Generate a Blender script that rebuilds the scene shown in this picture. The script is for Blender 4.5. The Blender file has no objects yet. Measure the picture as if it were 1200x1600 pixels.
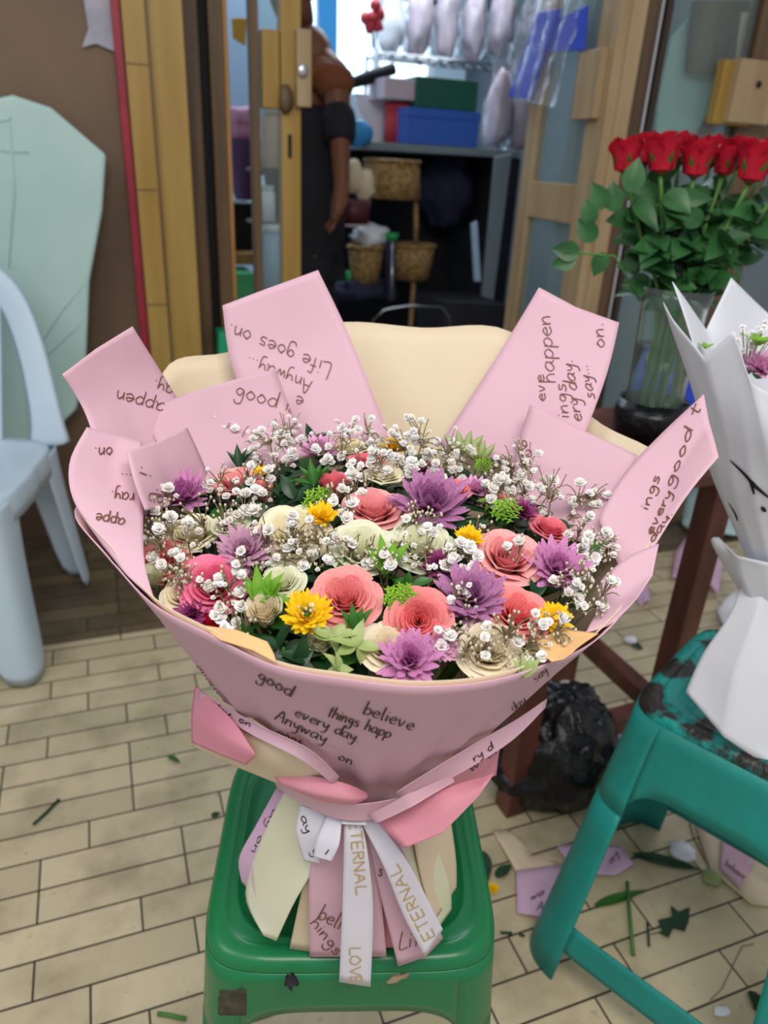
import bpy, math, random
import numpy as np
from mathutils import Vector, Matrix, Euler, Quaternion, noise
from mathutils.bvhtree import BVHTree

# ---------------------------------------------------------------- camera, light, exposure
SC = bpy.context.scene
F, CH = 1158.0, 1.12
PITCH, ROLL, YAW = math.radians(25.27), math.radians(3.04), math.radians(-21.3)
cam_d = bpy.data.cameras.new('camera')
cam_d.sensor_fit = 'VERTICAL'; cam_d.sensor_height = 24; cam_d.lens = F / 1600 * 24
cam_d.clip_start = 0.02
cam_d.dof.use_dof = True; cam_d.dof.focus_distance = 0.58; cam_d.dof.aperture_fstop = 4.0
cam = bpy.data.objects.new('camera', cam_d); SC.collection.objects.link(cam)
RM = Matrix.Rotation(YAW, 3, 'Z') @ Matrix.Rotation(math.pi / 2 - PITCH, 3, 'X') @ Matrix.Rotation(ROLL, 3, 'Z')
CP = Vector((0, 0, CH))
cam.matrix_world = Matrix.Translation(CP) @ RM.to_4x4()
SC.camera = cam
SC.view_settings.view_transform = 'Standard'; SC.view_settings.look = 'None'
SC.view_settings.gamma = 1; SC.view_settings.use_curve_mapping = False
SC.view_settings.exposure = 0.0
w = bpy.data.worlds.new('world'); SC.world = w; w.use_nodes = True
w.node_tree.nodes['Background'].inputs[0].default_value = (0.90, 0.93, 1.0, 1)
w.node_tree.nodes['Background'].inputs[1].default_value = 0.55
def area(name, loc, size, power, col, target):
    d = bpy.data.lights.new(name, 'AREA'); d.shape = 'RECTANGLE'; d.size, d.size_y = size
    d.energy = power; d.color = col
    o = bpy.data.objects.new(name, d); SC.collection.objects.link(o)
    o.location = loc
    o.rotation_euler = (Vector(target) - Vector(loc)).to_track_quat('-Z', 'Y').to_euler()
    return o
area('front_lamp', (0.1, -0.35, 2.2), (1.1, 0.6), 23, (1.0, 0.95, 0.88), (0.25, 0.6, 0.6))
area('walkway_light', (-1.1, 0.6, 2.2), (0.8, 0.8), 9, (0.92, 0.96, 1.0), (0.2, 1.0, 0.4))
area('shop_fill_light', (1.2, 3.7, 2.45), (1.6, 0.5), 34, (0.80, 0.90, 1.0), (1.2, 3.6, 0))  # unseen area light, added to brighten the cool shop interior

# ---------------------------------------------------------------- pixel rays of the measured camera
def ray(x, y): return RM @ Vector(((x - 600) / F, (800 - y) / F, -1))
def onz(x, y, z): v = ray(x, y); return CP + v * ((z - CH) / v.z)
def ony(x, y, Y): v = ray(x, y); return CP + v * (Y / v.y)
CX, CY = 0.19, 0.52                      # axis of the bouquet
FW = Vector((math.sin(math.radians(21.3)), math.cos(math.radians(21.3)), 0)); RT = Vector((FW.y, -FW.x, 0))
def S(px, py, off, c=(CX, CY)):          # point at a given distance in front of / behind an axis
    v = ray(px, py); t = (c[0] * FW.x + c[1] * FW.y + off) / (v.x * FW.x + v.y * FW.y)
    return CP + v * t

# ---------------------------------------------------------------- materials
def lin(h):
    h = h.lstrip('#'); c = [int(h[i:i + 2], 16) / 255 for i in (0, 2, 4)]
    return tuple(x / 12.92 if x <= 0.04045 else ((x + 0.055) / 1.055) ** 2.4 for x in c) + (1,)
MATS = {}
def mat(name, col, rough=0.6, col2=None, scale=8, detail=4, bump=0.0, bscale=40, metal=0, trans=0.0, transl=0.0,
        spec=0.5, lo=0.35, hi=0.65, stretch=None, sheen=0, alpha=1, coat=0, emit=0, ior=1.45):
    if name in MATS: return MATS[name]
    m = bpy.data.materials.new(name); m.use_nodes = True; nt = m.node_tree; n = nt.nodes; L = nt.links
    b = n['Principled BSDF']; b.inputs['Roughness'].default_value = rough; b.inputs['Metallic'].default_value = metal
    b.inputs['Base Color'].default_value = lin(col); b.inputs['Specular IOR Level'].default_value = spec
    b.inputs['Transmission Weight'].default_value = trans; b.inputs['Coat Weight'].default_value = coat
    b.inputs['Alpha'].default_value = alpha; b.inputs['IOR'].default_value = ior
    tc = n.new('ShaderNodeTexCoord'); mp = n.new('ShaderNodeMapping'); L.new(tc.outputs['Object'], mp.inputs[0])
    if stretch: mp.inputs['Scale'].default_value = stretch
    cout = None
    if col2:
        t = n.new('ShaderNodeTexNoise'); t.inputs['Scale'].default_value = scale; t.inputs['Detail'].default_value = detail
        L.new(mp.outputs[0], t.inputs['Vector'])
        r = n.new('ShaderNodeValToRGB'); r.color_ramp.elements[0].position = lo; r.color_ramp.elements[1].position = hi
        r.color_ramp.elements[0].color = lin(col); r.color_ramp.elements[1].color = lin(col2)
        L.new(t.outputs['Fac'], r.inputs[0]); L.new(r.outputs[0], b.inputs['Base Color']); cout = r.outputs[0]
    if bump:
        t2 = n.new('ShaderNodeTexNoise'); t2.inputs['Scale'].default_value = bscale; t2.inputs['Detail'].default_value = 3
        L.new(mp.outputs[0], t2.inputs['Vector'])
        bp = n.new('ShaderNodeBump'); bp.inputs['Strength'].default_value = bump; bp.inputs['Distance'].default_value = 0.01
        L.new(t2.outputs['Fac'], bp.inputs['Height']); L.new(bp.outputs[0], b.inputs['Normal'])
    if emit:
        b.inputs['Emission Color'].default_value = lin(col); b.inputs['Emission Strength'].default_value = emit
        if cout: L.new(cout, b.inputs['Emission Color'])
    if transl:
        tr = n.new('ShaderNodeBsdfTranslucent'); tr.inputs[0].default_value = lin(col)
        if cout: L.new(cout, tr.inputs[0])
        mx = n.new('ShaderNodeMixShader'); mx.inputs[0].default_value = transl
        L.new(b.outputs[0], mx.inputs[1]); L.new(tr.outputs[0], mx.inputs[2])
        L.new(mx.outputs[0], n['Material Output'].inputs[0])
    MATS[name] = m
    return m
M = {}
M['pink'] = mat('pink_paper', '#e2bac7', 0.55, '#dcb3c2', 5, bump=0.06, bscale=30, transl=0.15, spec=0.3)
M['deep_pink'] = mat('deep_pink_paper', '#e99fae', 0.55, '#e293a5', 5, bump=0.06, bscale=30, transl=0.15, spec=0.3)
M['cream'] = mat('cream_paper', '#efdfc3', 0.55, '#ebd9b9', 5, bump=0.06, bscale=30, transl=0.22, spec=0.3)
M['cream_glow'] = mat('cream_glow_paper', '#f8d299', 0.55, '#f6c98b', 6, bump=0.06, bscale=30, transl=0.25, spec=0.3)  # cream paper with the orange glow of light through it put into the colour
M['pale_green_cream'] = mat('pale_green_cream_paper', '#ebe9cf', 0.55, '#e6e5c6', 5, bump=0.05, bscale=30, transl=0.2, spec=0.3)
M['lilac'] = mat('lilac_paper', '#e9c6e0', 0.55, '#e5bfe0', 5, bump=0.05, bscale=30, transl=0.2, spec=0.3)
M['ink'] = mat('brown_ink', '#6b4630', 0.6)
M['dark_ink'] = mat('dark_brown_ink', '#3a2622', 0.6)
M['black_ink'] = mat('black_ink', '#0e0d0f', 0.5)
M['gold'] = mat('gold_foil', '#cdb277', 0.35, metal=0.5)
M['white_paper'] = mat('white_wrap', '#eff1f7', 0.5, '#e6e9f0', 4, bump=0.12, bscale=12, transl=0.25, spec=0.3)
M['satin'] = mat('white_satin', '#e9e6ef', 0.35, '#e2dfea', 9, spec=0.5, transl=0.15)
M['green_plastic'] = mat('green_plastic', '#0f6f42', 0.32, '#14743f', 3, bump=0.03, bscale=60, coat=0.1)
M['teal_plastic'] = mat('teal_plastic', '#139790', 0.5, '#1b887f', 9, bump=0.12, bscale=50)
M['white_plastic'] = mat('white_plastic', '#c9dbe8', 0.4, '#bfd3e2', 4, bump=0.03, bscale=20)
M['yellow_wood'] = mat('yellow_varnished_wood', '#a98a49', 0.42, '#9a7833', 3, bump=0.03, bscale=20, stretch=(6, 6, 0.6))
M['pale_wood'] = mat('pale_wood', '#ab9470', 0.5, '#987f5a', 4, bump=0.04, bscale=20, stretch=(6, 6, 0.6))
M['brown_wood'] = mat('brown_wood', '#6b5236', 0.5, '#4e3b27', 4, bump=0.04, bscale=20, stretch=(8, 8, 0.5))
M['dark_wood'] = mat('dark_wood', '#3a2c20', 0.6, '#2b2119', 4, stretch=(8, 8, 0.5))
M['red_wood'] = mat('red_brown_wood', '#6e3e31', 0.45, '#4c2820', 5, bump=0.04, bscale=25, stretch=(3, 3, 0.8))
M['orange_wood'] = mat('orange_wood', '#a5793f', 0.5, '#b88b52', 4, stretch=(6, 6, 0.6))
M['plywood'] = mat('old_plywood', '#7a634c', 0.55, '#5a4636', 1.6, detail=6, bump=0.04, bscale=8, lo=0.3, hi=0.7)
M['red_paint'] = mat('red_paint', '#a3283c', 0.45, '#8c2034', 6)
M['teal_film'] = mat('pale_teal_film', '#a9c9c2', 0.35, '#b9d3cd', 3, bump=0.5, bscale=5, coat=0.2)
M['black'] = mat('black_matte', '#0b0b0e', 0.7)
M['dark'] = mat('dark_clutter', '#17161c', 0.8, '#23212a', 6)
M['dark_blue'] = mat('dark_blue_cloth', '#2b2c4a', 0.8, '#1d1e36', 9)
M['wicker'] = mat('wicker', '#ab8a58', 0.7, '#7d6238', 60, bump=0.8, bscale=90, lo=0.4, hi=0.6)
M['red'] = mat('red_card', '#c0363f', 0.5)
M['blue'] = mat('blue_card', '#3561bf', 0.5)
M['green_card'] = mat('dark_green_card', '#1c5a4a', 0.5)
M['grey_pink'] = mat('greyish_pink_card', '#c4b4be', 0.5)
M['chrome'] = mat('chrome', '#c9c9cc', 0.25, metal=1)
M['white'] = mat('plain_white', '#e8ebf0', 0.5)
M['pale_blue'] = mat('pale_blue', '#a9c3dc', 0.4)
M['sky_blue'] = mat('sky_blue_plastic', '#4aa6dd', 0.3, transl=0.3)
M['royal_blue'] = mat('royal_blue', '#1c3fc4', 0.4)
M['black_plastic'] = mat('black_plastic_film', '#08080b', 0.32, bump=0.7, bscale=30)
M['glass'] = mat('glass_pane', '#dfeeee', 0.05, trans=0.92, ior=1.05)
M['vase_glass'] = mat('vase_glass', '#e4f2ee', 0.03, trans=0.95, ior=1.3)
M['film'] = mat('clear_film', '#eef2fa', 0.1, bump=1.0, bscale=25, trans=0.8, ior=1.1, alpha=0.42)
M['wall_paint'] = mat('pale_wall', '#cfe0ea', 0.7, '#bcd4e4', 2)
M['grey_wall'] = mat('grey_wall', '#7d8a90', 0.7, '#6f7c83', 2)
M['skin'] = mat('dark_skin', '#6b3f26', 0.5)
M['brown_cloth'] = mat('brown_cloth', '#6f3f22', 0.85, bump=0.1)
M['black_cloth'] = mat('black_cloth', '#15141a', 0.85, bump=0.1)
M['hair'] = mat('black_hair', '#0d0b0b', 0.6, bump=0.5, bscale=80)
M['leaf'] = mat('leaf_green', '#3d7a2a', 0.42, '#2c611f', 30, transl=0.2)
M['dark_leaf'] = mat('dark_leaf', '#1e4a28', 0.4, '#15381f', 30, transl=0.12)
M['rose_leaf'] = mat('rose_leaf', '#2a5a30', 0.4, '#3a6e3a', 25, transl=0.15)
M['light_leaf'] = mat('light_leaf', '#84b83a', 0.42, '#6aa52c', 40, transl=0.25)
M['pale_leaf'] = mat('pale_leaf', '#b7c487', 0.45, '#9db368', 40, transl=0.25)
M['lime'] = mat('lime_petal', '#9ecb3f', 0.5, '#7fb52f', 60, transl=0.25)
M['stem'] = mat('green_stem', '#4d7d33', 0.5)
M['dry_stem'] = mat('dry_stem', '#84765a', 0.7)
M['gyp'] = mat('gypsophila_white', '#ffffff', 0.6, '#f6f1ea', 120, transl=0.1)
M['bud'] = mat('gypsophila_bud', '#d0c5aa', 0.7)
PET = {'coral': ('#ec5f68', '#f7a09e'), 'salmon': ('#e86a74', '#f5aaa6'), 'hot': ('#e23f70', '#f287a8'), 'pink': ('#ec7f8a', '#f7bbb8'),
       'rosy': ('#e8697e', '#ef8d98'), 'cream': ('#f4e6bd', '#f1ecd0'), 'ivory': ('#ece9c6', '#e6e8cf'), 'beige': ('#eedcb8', '#f3e8cf'),
       'red': ('#a80f26', '#c11b35'),
       'purple': ('#7a2868', '#c286b2'), 'orchid': ('#a33283', '#d896c6'), 'plum': ('#742050', '#a54a85'), 'dusty': ('#a05f88', '#cfa0bb'),
       'lilac': ('#d27fb8', '#ebb6d6'), 'yellow': ('#f3bd08', '#ffdc28')}
for k, (a, b) in PET.items():
    M[k + '_in'] = mat('petal_' + k + '_inner', a, 0.55, b, 40, transl=0.22, spec=0.3)
    M[k + '_out'] = mat('petal_' + k + '_outer', b, 0.55, a, 25, transl=0.22, spec=0.3, lo=0.45, hi=0.95)

def nodes_expr_floor(name, base, base2, grout, dirt):
    m = bpy.data.materials.new(name); m.use_nodes = True; nt = m.node_tree; n = nt.nodes; L = nt.links
    b = n['Principled BSDF']; g = n.new('ShaderNodeNewGeometry'); sp = n.new('ShaderNodeSeparateXYZ'); L.new(g.outputs['Position'], sp.inputs[0])
    def op(o, a, c=None, d=None):
        q = n.new('ShaderNodeMath'); q.operation = o
        for i, v in enumerate((a, c, d)):
            if v is None: continue
            if isinstance(v, (int, float)): q.inputs[i].default_value = v
            else: L.new(v, q.inputs[i])
        return q.outputs[0]
    ry = op('DIVIDE', op('ADD', sp.outputs['Y'], -0.464 + 6.32), 0.0632)
    row = op('FLOOR', ry); fy = op('FRACT', ry)
    wn = n.new('ShaderNodeTexWhiteNoise'); wn.noise_dimensions = '1D'; L.new(row, wn.inputs['W'])
    off = op('MULTIPLY', op('FLOOR', op('MULTIPLY', wn.outputs['Value'], 3)), 0.0787)
    cx = op('DIVIDE', op('ADD', op('ADD', sp.outputs['X'], off), 12.08), 0.236)
    col = op('FLOOR', cx); fx = op('FRACT', cx)
    gy = op('MAXIMUM', op('LESS_THAN', fy, 0.034), op('GREATER_THAN', fy, 0.98)); gx = op('LESS_THAN', fx, 0.014)
    gm = op('MAXIMUM', gy, gx)
    cmb = n.new('ShaderNodeCombineXYZ'); L.new(row, cmb.inputs[0]); L.new(col, cmb.inputs[1])
    w2 = n.new('ShaderNodeTexWhiteNoise'); w2.noise_dimensions = '3D'; L.new(cmb.outputs[0], w2.inputs['Vector'])
    def mix(f, a, c):
        q = n.new('ShaderNodeMix'); q.data_type = 'RGBA'
        for s, v in ((q.inputs[0], f), (q.inputs[6], a), (q.inputs[7], c)):
            if isinstance(v, (int, float, tuple)): s.default_value = v
            else: L.new(v, s)
        return q.outputs[2]
    c1 = mix(w2.outputs['Value'], lin(base), lin(base2))
    t = n.new('ShaderNodeTexNoise'); t.inputs['Scale'].default_value = 7; t.inputs['Detail'].default_value = 7; t.inputs['Roughness'].default_value = 0.6
    L.new(g.outputs['Position'], t.inputs['Vector'])
    mr = n.new('ShaderNodeMapRange'); mr.inputs[1].default_value = 0.46; mr.inputs[2].default_value = 0.68; L.new(t.outputs['Fac'], mr.inputs[0]); mr.inputs[4].default_value = 0.55
    c2 = mix(mr.outputs[0], c1, lin(dirt))
    t3 = n.new('ShaderNodeTexNoise'); t3.inputs['Scale'].default_value = 60; t3.inputs['Detail'].default_value = 3; L.new(g.outputs['Position'], t3.inputs['Vector'])
    m3 = n.new('ShaderNodeMapRange'); m3.inputs[1].default_value = 0.66; m3.inputs[2].default_value = 0.74; L.new(t3.outputs['Fac'], m3.inputs[0]); m3.inputs[4].default_value = 0.4
    c3 = mix(m3.outputs[0], c2, lin(dirt))
    c4 = mix(gm, c3, lin(grout)); L.new(c4, b.inputs['Base Color'])
    b.inputs['Roughness'].default_value = 0.42
    bp = n.new('ShaderNodeBump'); bp.inputs['Strength'].default_value = 0.5; bp.inputs['Distance'].default_value = 0.002
    L.new(op('SUBTRACT', 1, gm), bp.inputs['Height']); L.new(bp.outputs[0], b.inputs['Normal'])
    return m
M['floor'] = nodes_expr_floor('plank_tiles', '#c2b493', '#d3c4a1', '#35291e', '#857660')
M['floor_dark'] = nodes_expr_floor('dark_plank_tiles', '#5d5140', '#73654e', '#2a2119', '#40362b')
M['shop_floor'] = mat('shop_floor', '#2a2730', 0.5, '#1c1a20', 4)

# ---------------------------------------------------------------- mesh helpers
ORG = {}
def link(o): SC.collection.objects.link(o); return o
def props(o, label=None, cat=None, group=None, kind=None):
    if label: o['label'] = label
    if cat: o['category'] = cat
    if group: o['group'] = group
    if kind: o['kind'] = kind
    return o
def thing(name, loc, label, cat, group=None, kind=None):
    o = link(bpy.data.objects.new(name, None)); o.location = loc; o.empty_display_size = 0.02
    ORG[o.name] = Vector(loc); return props(o, label, cat, group, kind)
def mesh(name, V, Fc, m, parent=None, smooth=True, solid=0, bevel=0, sub=0, label=None, cat=None, group=None, kind=None, idx=None, local=False, weld=False):
    V = [Vector(v) for v in V]
    if parent is not None: org = Vector((0, 0, 0)) if local else ORG[parent.name]
    elif local: org = Vector((0, 0, 0))
    else:
        a = [min(v[i] for v in V) for i in range(3)]; b = [max(v[i] for v in V) for i in range(3)]
        org = Vector(((a[0] + b[0]) / 2, (a[1] + b[1]) / 2, a[2]))
        if kind == 'structure': org = Vector((0, 0, 0))
    me = bpy.data.meshes.new(name); me.from_pydata([v - org for v in V], [], Fc)
    ms = m if isinstance(m, (list, tuple)) else [m]
    for q in ms: me.materials.append(M[q] if isinstance(q, str) else q)
    if idx: me.polygons.foreach_set('material_index', idx)
    if smooth: me.polygons.foreach_set('use_smooth', [True] * len(me.polygons))
    if weld:
        import bmesh
        bm = bmesh.new(); bm.from_mesh(me); bmesh.ops.remove_doubles(bm, verts=bm.verts, dist=1e-5); bmesh.ops.recalc_face_normals(bm, faces=bm.faces); bm.to_mesh(me); bm.free()
    me.update()
    o = link(bpy.data.objects.new(name, me))
    if parent is not None: o.parent = parent; ORG[o.name] = org
    else: o.location = org; ORG[o.name] = org
    if solid: q = o.modifiers.new('thick', 'SOLIDIFY'); q.thickness = solid; q.offset = 0
    if bevel:
        q = o.modifiers.new('bevel', 'BEVEL'); q.width = bevel; q.segments = 2; q.limit_method = 'ANGLE'
    if sub: q = o.modifiers.new('sub', 'SUBSURF'); q.levels = q.render_levels = sub
    return props(o, label, cat, group, kind)
class G:                                            # gathers pieces of ONE mesh
    def __init__(s): s.V, s.F, s.I = [], [], []
    def add(s, V, Fc, i=0):
        n = len(s.V); s.V += [Vector(v) for v in V]; s.F += [tuple(a + n for a in f) for f in Fc]; s.I += [i] * len(Fc)
    def box(s, a, b, i=0):
        x0, y0, z0 = a; x1, y1, z1 = b
        s.add([(x0, y0, z0), (x1, y0, z0), (x1, y1, z0), (x0, y1, z0), (x0, y0, z1), (x1, y0, z1), (x1, y1, z1), (x0, y1, z1)],
              [(0, 3, 2, 1), (4, 5, 6, 7), (0, 1, 5, 4), (1, 2, 6, 5), (2, 3, 7, 6), (3, 0, 4, 7)], i)
    def prism(s, P, d, i=0):                        # planar polygon P extruded by vector d
        n = len(P); d = Vector(d); P = [Vector(p) for p in P]
        s.add(P + [p + d for p in P], [tuple(range(n)), tuple(range(2 * n - 1, n - 1, -1))] + [(k, k + n, (k + 1) % n + n, (k + 1) % n) for k in range(n)], i)
    def tube(s, P, r, k=6, i=0, cap=True):
        P = [Vector(p) for p in P]; n = len(P); V = []; up = Vector((0.3, 0.2, 0.93))
        for j in range(n):
            t = (P[min(j + 1, n - 1)] - P[max(j - 1, 0)]); t = t.normalized() if t.length > 1e-9 else Vector((0, 0, 1))
            a = t.cross(up)
            if a.length < 1e-3: a = t.cross(Vector((1, 0, 0)))
            a.normalize(); b = t.cross(a); rr = r[j] if isinstance(r, (list, tuple)) else r
            V += [P[j] + (a * math.cos(2 * math.pi * q / k) + b * math.sin(2 * math.pi * q / k)) * rr for q in range(k)]
        Fc = [(j * k + q, j * k + (q + 1) % k, (j + 1) * k + (q + 1) % k, (j + 1) * k + q) for j in range(n - 1) for q in range(k)]
        if cap: Fc += [tuple(range(k - 1, -1, -1)), tuple((n - 1) * k + q for q in range(k))]
        s.add(V, Fc, i)
    def lathe(s, prof, c, k=28, i=0, sx=1, sy=1):   # prof [(r,z)]
        V = [(c[0] + r * sx * math.cos(2 * math.pi * q / k), c[1] + r * sy * math.sin(2 * math.pi * q / k), c[2] + z) for r, z in prof for q in range(k)]
        n = len(prof); s.add(V, [(j * k + q, j * k + (q + 1) % k, (j + 1) * k + (q + 1) % k, (j + 1) * k + q) for j in range(n - 1) for q in range(k)], i)
    def blob(s, c, r, i=0, k=10, j=6, amp=0, freq=3, seed=0):
        r = r if isinstance(r, (tuple, list)) else (r, r, r); V = []; c = Vector(c)
        for a in range(j + 1):
            th = math.pi * a / j
            for q in range(k):
                ph = 2 * math.pi * q / k; d = Vector((math.sin(th) * math.cos(ph), math.sin(th) * math.sin(ph), math.cos(th)))
                e = 1 + (amp * noise.noise(d * freq + Vector((seed, seed * 2, 0))) if amp else 0)
                V.append(c + Vector((d.x * r[0], d.y * r[1], d.z * r[2])) * e)
        s.add(V, [(a * k + q, (a + 1) * k + q, (a + 1) * k + (q + 1) % k, a * k + (q + 1) % k) for a in range(j) for q in range(k)], i)
    def make(s, name, m, parent=None, **kw): return mesh(name, s.V, s.F, m, parent, idx=s.I if isinstance(m, (list, tuple)) else None, **kw)
def cr(P, t):                                       # Catmull-Rom through P, t in 0..1
    n = len(P) - 1; x = min(max(t, 0), 1) * n; i = min(int(x), n - 1); u = x - i
    p0, p1, p2, p3 = P[max(i - 1, 0)], P[i], P[i + 1], P[min(i + 2, n)]
    return 0.5 * ((2 * p1) + (p2 - p0) * u + (2 * p0 - 5 * p1 + 4 * p2 - p3) * u * u + (3 * p1 - p0 - 3 * p2 + p3) * u ** 3)
def lerpP(P, t):
    n = len(P) - 1; x = min(max(t, 0), 1) * n; i = min(int(x), n - 1); return P[i].lerp(P[i + 1], x - i)
def sheet(name, rows, m, parent, nu=14, nv=14, smooth_u=False, smooth_v=True, solid=0.0007, wav=0.0015, seed=1, label=None, pts=None):
    """paper sheet through a grid of points (px,py,off); rows top to bottom"""
    R = pts or [[S(*q) for q in r] for r in rows]
    fu = cr if smooth_u else lerpP; fv = cr if smooth_v else lerpP
    V = []
    for j in range(nv + 1):
        for i in range(nu + 1):
            col = [fu(r, i / nu) for r in R]; p = fv(col, j / nv)
            e = math.sin(math.pi * i / nu) * math.sin(math.pi * j / nv)
            V.append(p + FW * (wav * 2 * noise.noise(p * 14 + Vector((seed, 0, 0)))) + FW * (e * wav * 1.5))
    Fc = [(j * (nu + 1) + i, j * (nu + 1) + i + 1, (j + 1) * (nu + 1) + i + 1, (j + 1) * (nu + 1) + i) for j in range(nv) for i in range(nu)]
    o = mesh(name, V, Fc, m, parent, solid=solid, label=label)
    WS.append((V, Fc, o)); o_v[o.name] = (V, Fc)
    return o
WS = []; o_v = {}

# ---------------------------------------------------------------- handwriting
GL = {'a': [[(.5, .45), (.25, .5), (.05, .25), (.2, 0), (.45, .2), (.5, .48), (.48, .1), (.6, 0)]], 'b': [[(.1, 1), (.08, 0), (.1, .3), (.3, .5), (.5, .25), (.3, 0), (.08, .05)]],
      'd': [[(.5, .4), (.25, .5), (.05, .22), (.25, 0), (.45, .2), (.52, 1), (.5, 0)]], 'e': [[(.05, .25), (.45, .3), (.3, .5), (.05, .25), (.25, 0), (.5, .1)]],
      'f': [[(.45, .9), (.25, .95), (.2, .5), (.2, 0)], [(.05, .5), (.4, .5)]], 'g': [[(.45, .42), (.2, .5), (.08, .25), (.3, .1), (.45, .4), (.42, -.3), (.15, -.4), (.05, -.2)]],
      'h': [[(.1, 1), (.08, 0), (.1, .3), (.3, .5), (.45, .3), (.45, 0)]], 'i': [[(.1, .5), (.1, 0)], [(.12, .72), (.14, .78)]], 'l': [[(.1, 1), (.1, .1), (.2, 0)]],
      'n': [[(.05, .5), (.07, 0), (.1, .3), (.3, .5), (.4, .3), (.42, 0)]], 'o': [[(.25, .5), (.05, .25), (.25, 0), (.47, .25), (.25, .5), (.15, .45)]],
      'p': [[(.1, .5), (.06, -.4), (.1, .3), (.35, .5), (.5, .25), (.3, 0), (.1, .1)]], 'r': [[(.05, .5), (.08, 0), (.12, .35), (.35, .5)]],
      's': [[(.4, .45), (.15, .48), (.15, .3), (.4, .2), (.3, 0), (.05, .03)]], 't': [[(.25, .9), (.22, .1), (.35, 0)], [(.05, .6), (.45, .6)]],
      'v': [[(.05, .5), (.2, 0), (.4, .5)]], 'w': [[(.03, .5), (.12, 0), (.27, .4), (.4, 0), (.55, .5)]], 'y': [[(.05, .5), (.12, .2), (.3, .15), (.45, .5)], [(.45, .5), (.38, -.3), (.1, -.4)]],
      'L': [[(.12, 1), (.08, 0), (.55, .04)]], 'A': [[(0, 0), (.3, 1), (.55, 0)], [(.12, .4), (.45, .4)]], 'E': [[(.45, 1), (.05, 1)], [(.05, 1), (.05, 0)], [(.05, 0), (.45, 0)], [(.05, .5), (.4, .5)]],
      'T': [[(0, 1), (.5, 1)], [(.25, 1), (.25, 0)]], 'R': [[(.05, 0), (.05, 1)], [(.05, 1), (.4, .9), (.42, .62), (.05, .5)], [(.2, .5), (.48, 0)]],
      'N': [[(.05, 0), (.05, 1)], [(.05, 1), (.5, 0)], [(.5, 0), (.5, 1)]], 'O': [[(.28, 1), (.02, .6), (.05, .2), (.28, 0), (.5, .2), (.53, .6), (.28, 1)]],
      'V': [[(0, 1), (.27, 0)], [(.27, 0), (.54, 1)]], '.': [[(.1, .02), (.14, .06)]], "'": [[(.1, 1), (.1, .8)]]}
ADV = {'i': .25, 'l': .28, '.': .25, 'w': .66, 't': .45, 'f': .42, 'r': .42, 'a': .62, 'A': .65, 'O': .66, 'N': .65}
def writing(targets, text, p0, base, upv, m='ink', width=0.0011, name='printed_script', parent=None, sm=True, off=0.0012, spacing=1.0, label=None):
    """text whose baseline starts at pixel p0; base = pixel vector of one em along the line, upv = pixel vector of one em up; laid on the paper itself"""
    trees = [BVHTree.FromPolygons([Vector(v) for v in o_v[t.name][0]], o_v[t.name][1]) for t in targets]
    def hit(x, y):
        d = ray(x, y); best = None
        for t in trees:
            h = t.ray_cast(CP, d.normalized())
            if h[0] is not None and (best is None or h[3] < best[3]): best = h
        if best is None: return None
        nrm = best[1];
        if nrm.dot(d) > 0: nrm = -nrm
        return best[0] + nrm * off, nrm
    g = G(); pen = 0
    for ch in text:
        if ch == ' ': pen += .4; continue
        for st in GL.get(ch, []):
            P = [Vector((a, b, 0)) for a, b in st]
            n = 2 if len(P) == 2 else len(P) * 3
            pts = [(cr(P, i / n) if sm else lerpP(P, i / n)) for i in range(n + 1)]
            run = []
            for q in pts + [None]:
                h = None
                if q is not None:
                    h = hit(p0[0] + (pen + q.x) * base[0] + q.y * upv[0], p0[1] + (pen + q.x) * base[1] + q.y * upv[1])
                if h: run.append(h); continue
                if len(run) > 1:
                    V = []
                    for k in range(len(run)):
                        t = run[min(k + 1, len(run) - 1)][0] - run[max(k - 1, 0)][0]
                        if t.length < 1e-7: t = Vector((1, 0, 0))
                        s_ = t.normalized().cross(run[k][1]) * width / 2
                        V += [run[k][0] - s_, run[k][0] + s_]
                    if all((V[2 * k] - V[2 * k + 2]).length < 0.03 for k in range(len(run) - 1)):
                        g.add(V, [(2 * k, 2 * k + 1, 2 * k + 3, 2 * k + 2) for k in range(len(run) - 1)])
                run = []
        pen += ADV.get(ch, .56) * spacing
    if g.V: return g.make(name, m, parent or targets[0], smooth=False)

# ================================================================ SETTING
def struct(name, g, m, **kw): return g.make(name, m, kind='structure', smooth=False, **kw)
g = G(); g.add([(-3, -1.5, 0), (4, -1.5, 0), (4, 1.69, 0), (-3, 1.69, 0)], [(0, 1, 2, 3)]); struct('floor', g, 'floor')
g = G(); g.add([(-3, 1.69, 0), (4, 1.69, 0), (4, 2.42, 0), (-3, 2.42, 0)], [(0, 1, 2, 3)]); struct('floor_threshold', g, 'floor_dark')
g = G(); g.add([(-1, 2.42, 0), (4, 2.42, 0), (4, 5.2, 0), (-1, 5.2, 0)], [(0, 1, 2, 3)]); struct('floor_shop', g, 'shop_floor')
FY = 2.3
g = G(); g.box((-2.6, FY, 0), (0.1, FY + 0.05, 2.7)); struct('wall_left', g, 'plywood')
g = G(); g.box((0.3, 5.0, 0), (4.0, 5.05, 2.7)); struct('wall_back', g, 'wall_paint')
g = G(); g.box((2.35, 2.5, 0), (2.4, 5.0, 2.7)); struct('wall_right', g, mat('dusk_grey_wall', '#4a5258', 0.7))
g = G(); g.box((-0.05, 2.35, 0), (0.0, 5.0, 2.7)); struct('wall_shop_left', g, 'wall_paint')
g = G(); g.box((0.0, 2.36, 2.7), (4.0, 5.05, 2.75)); struct('ceiling', g, 'wall_paint')

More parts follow.
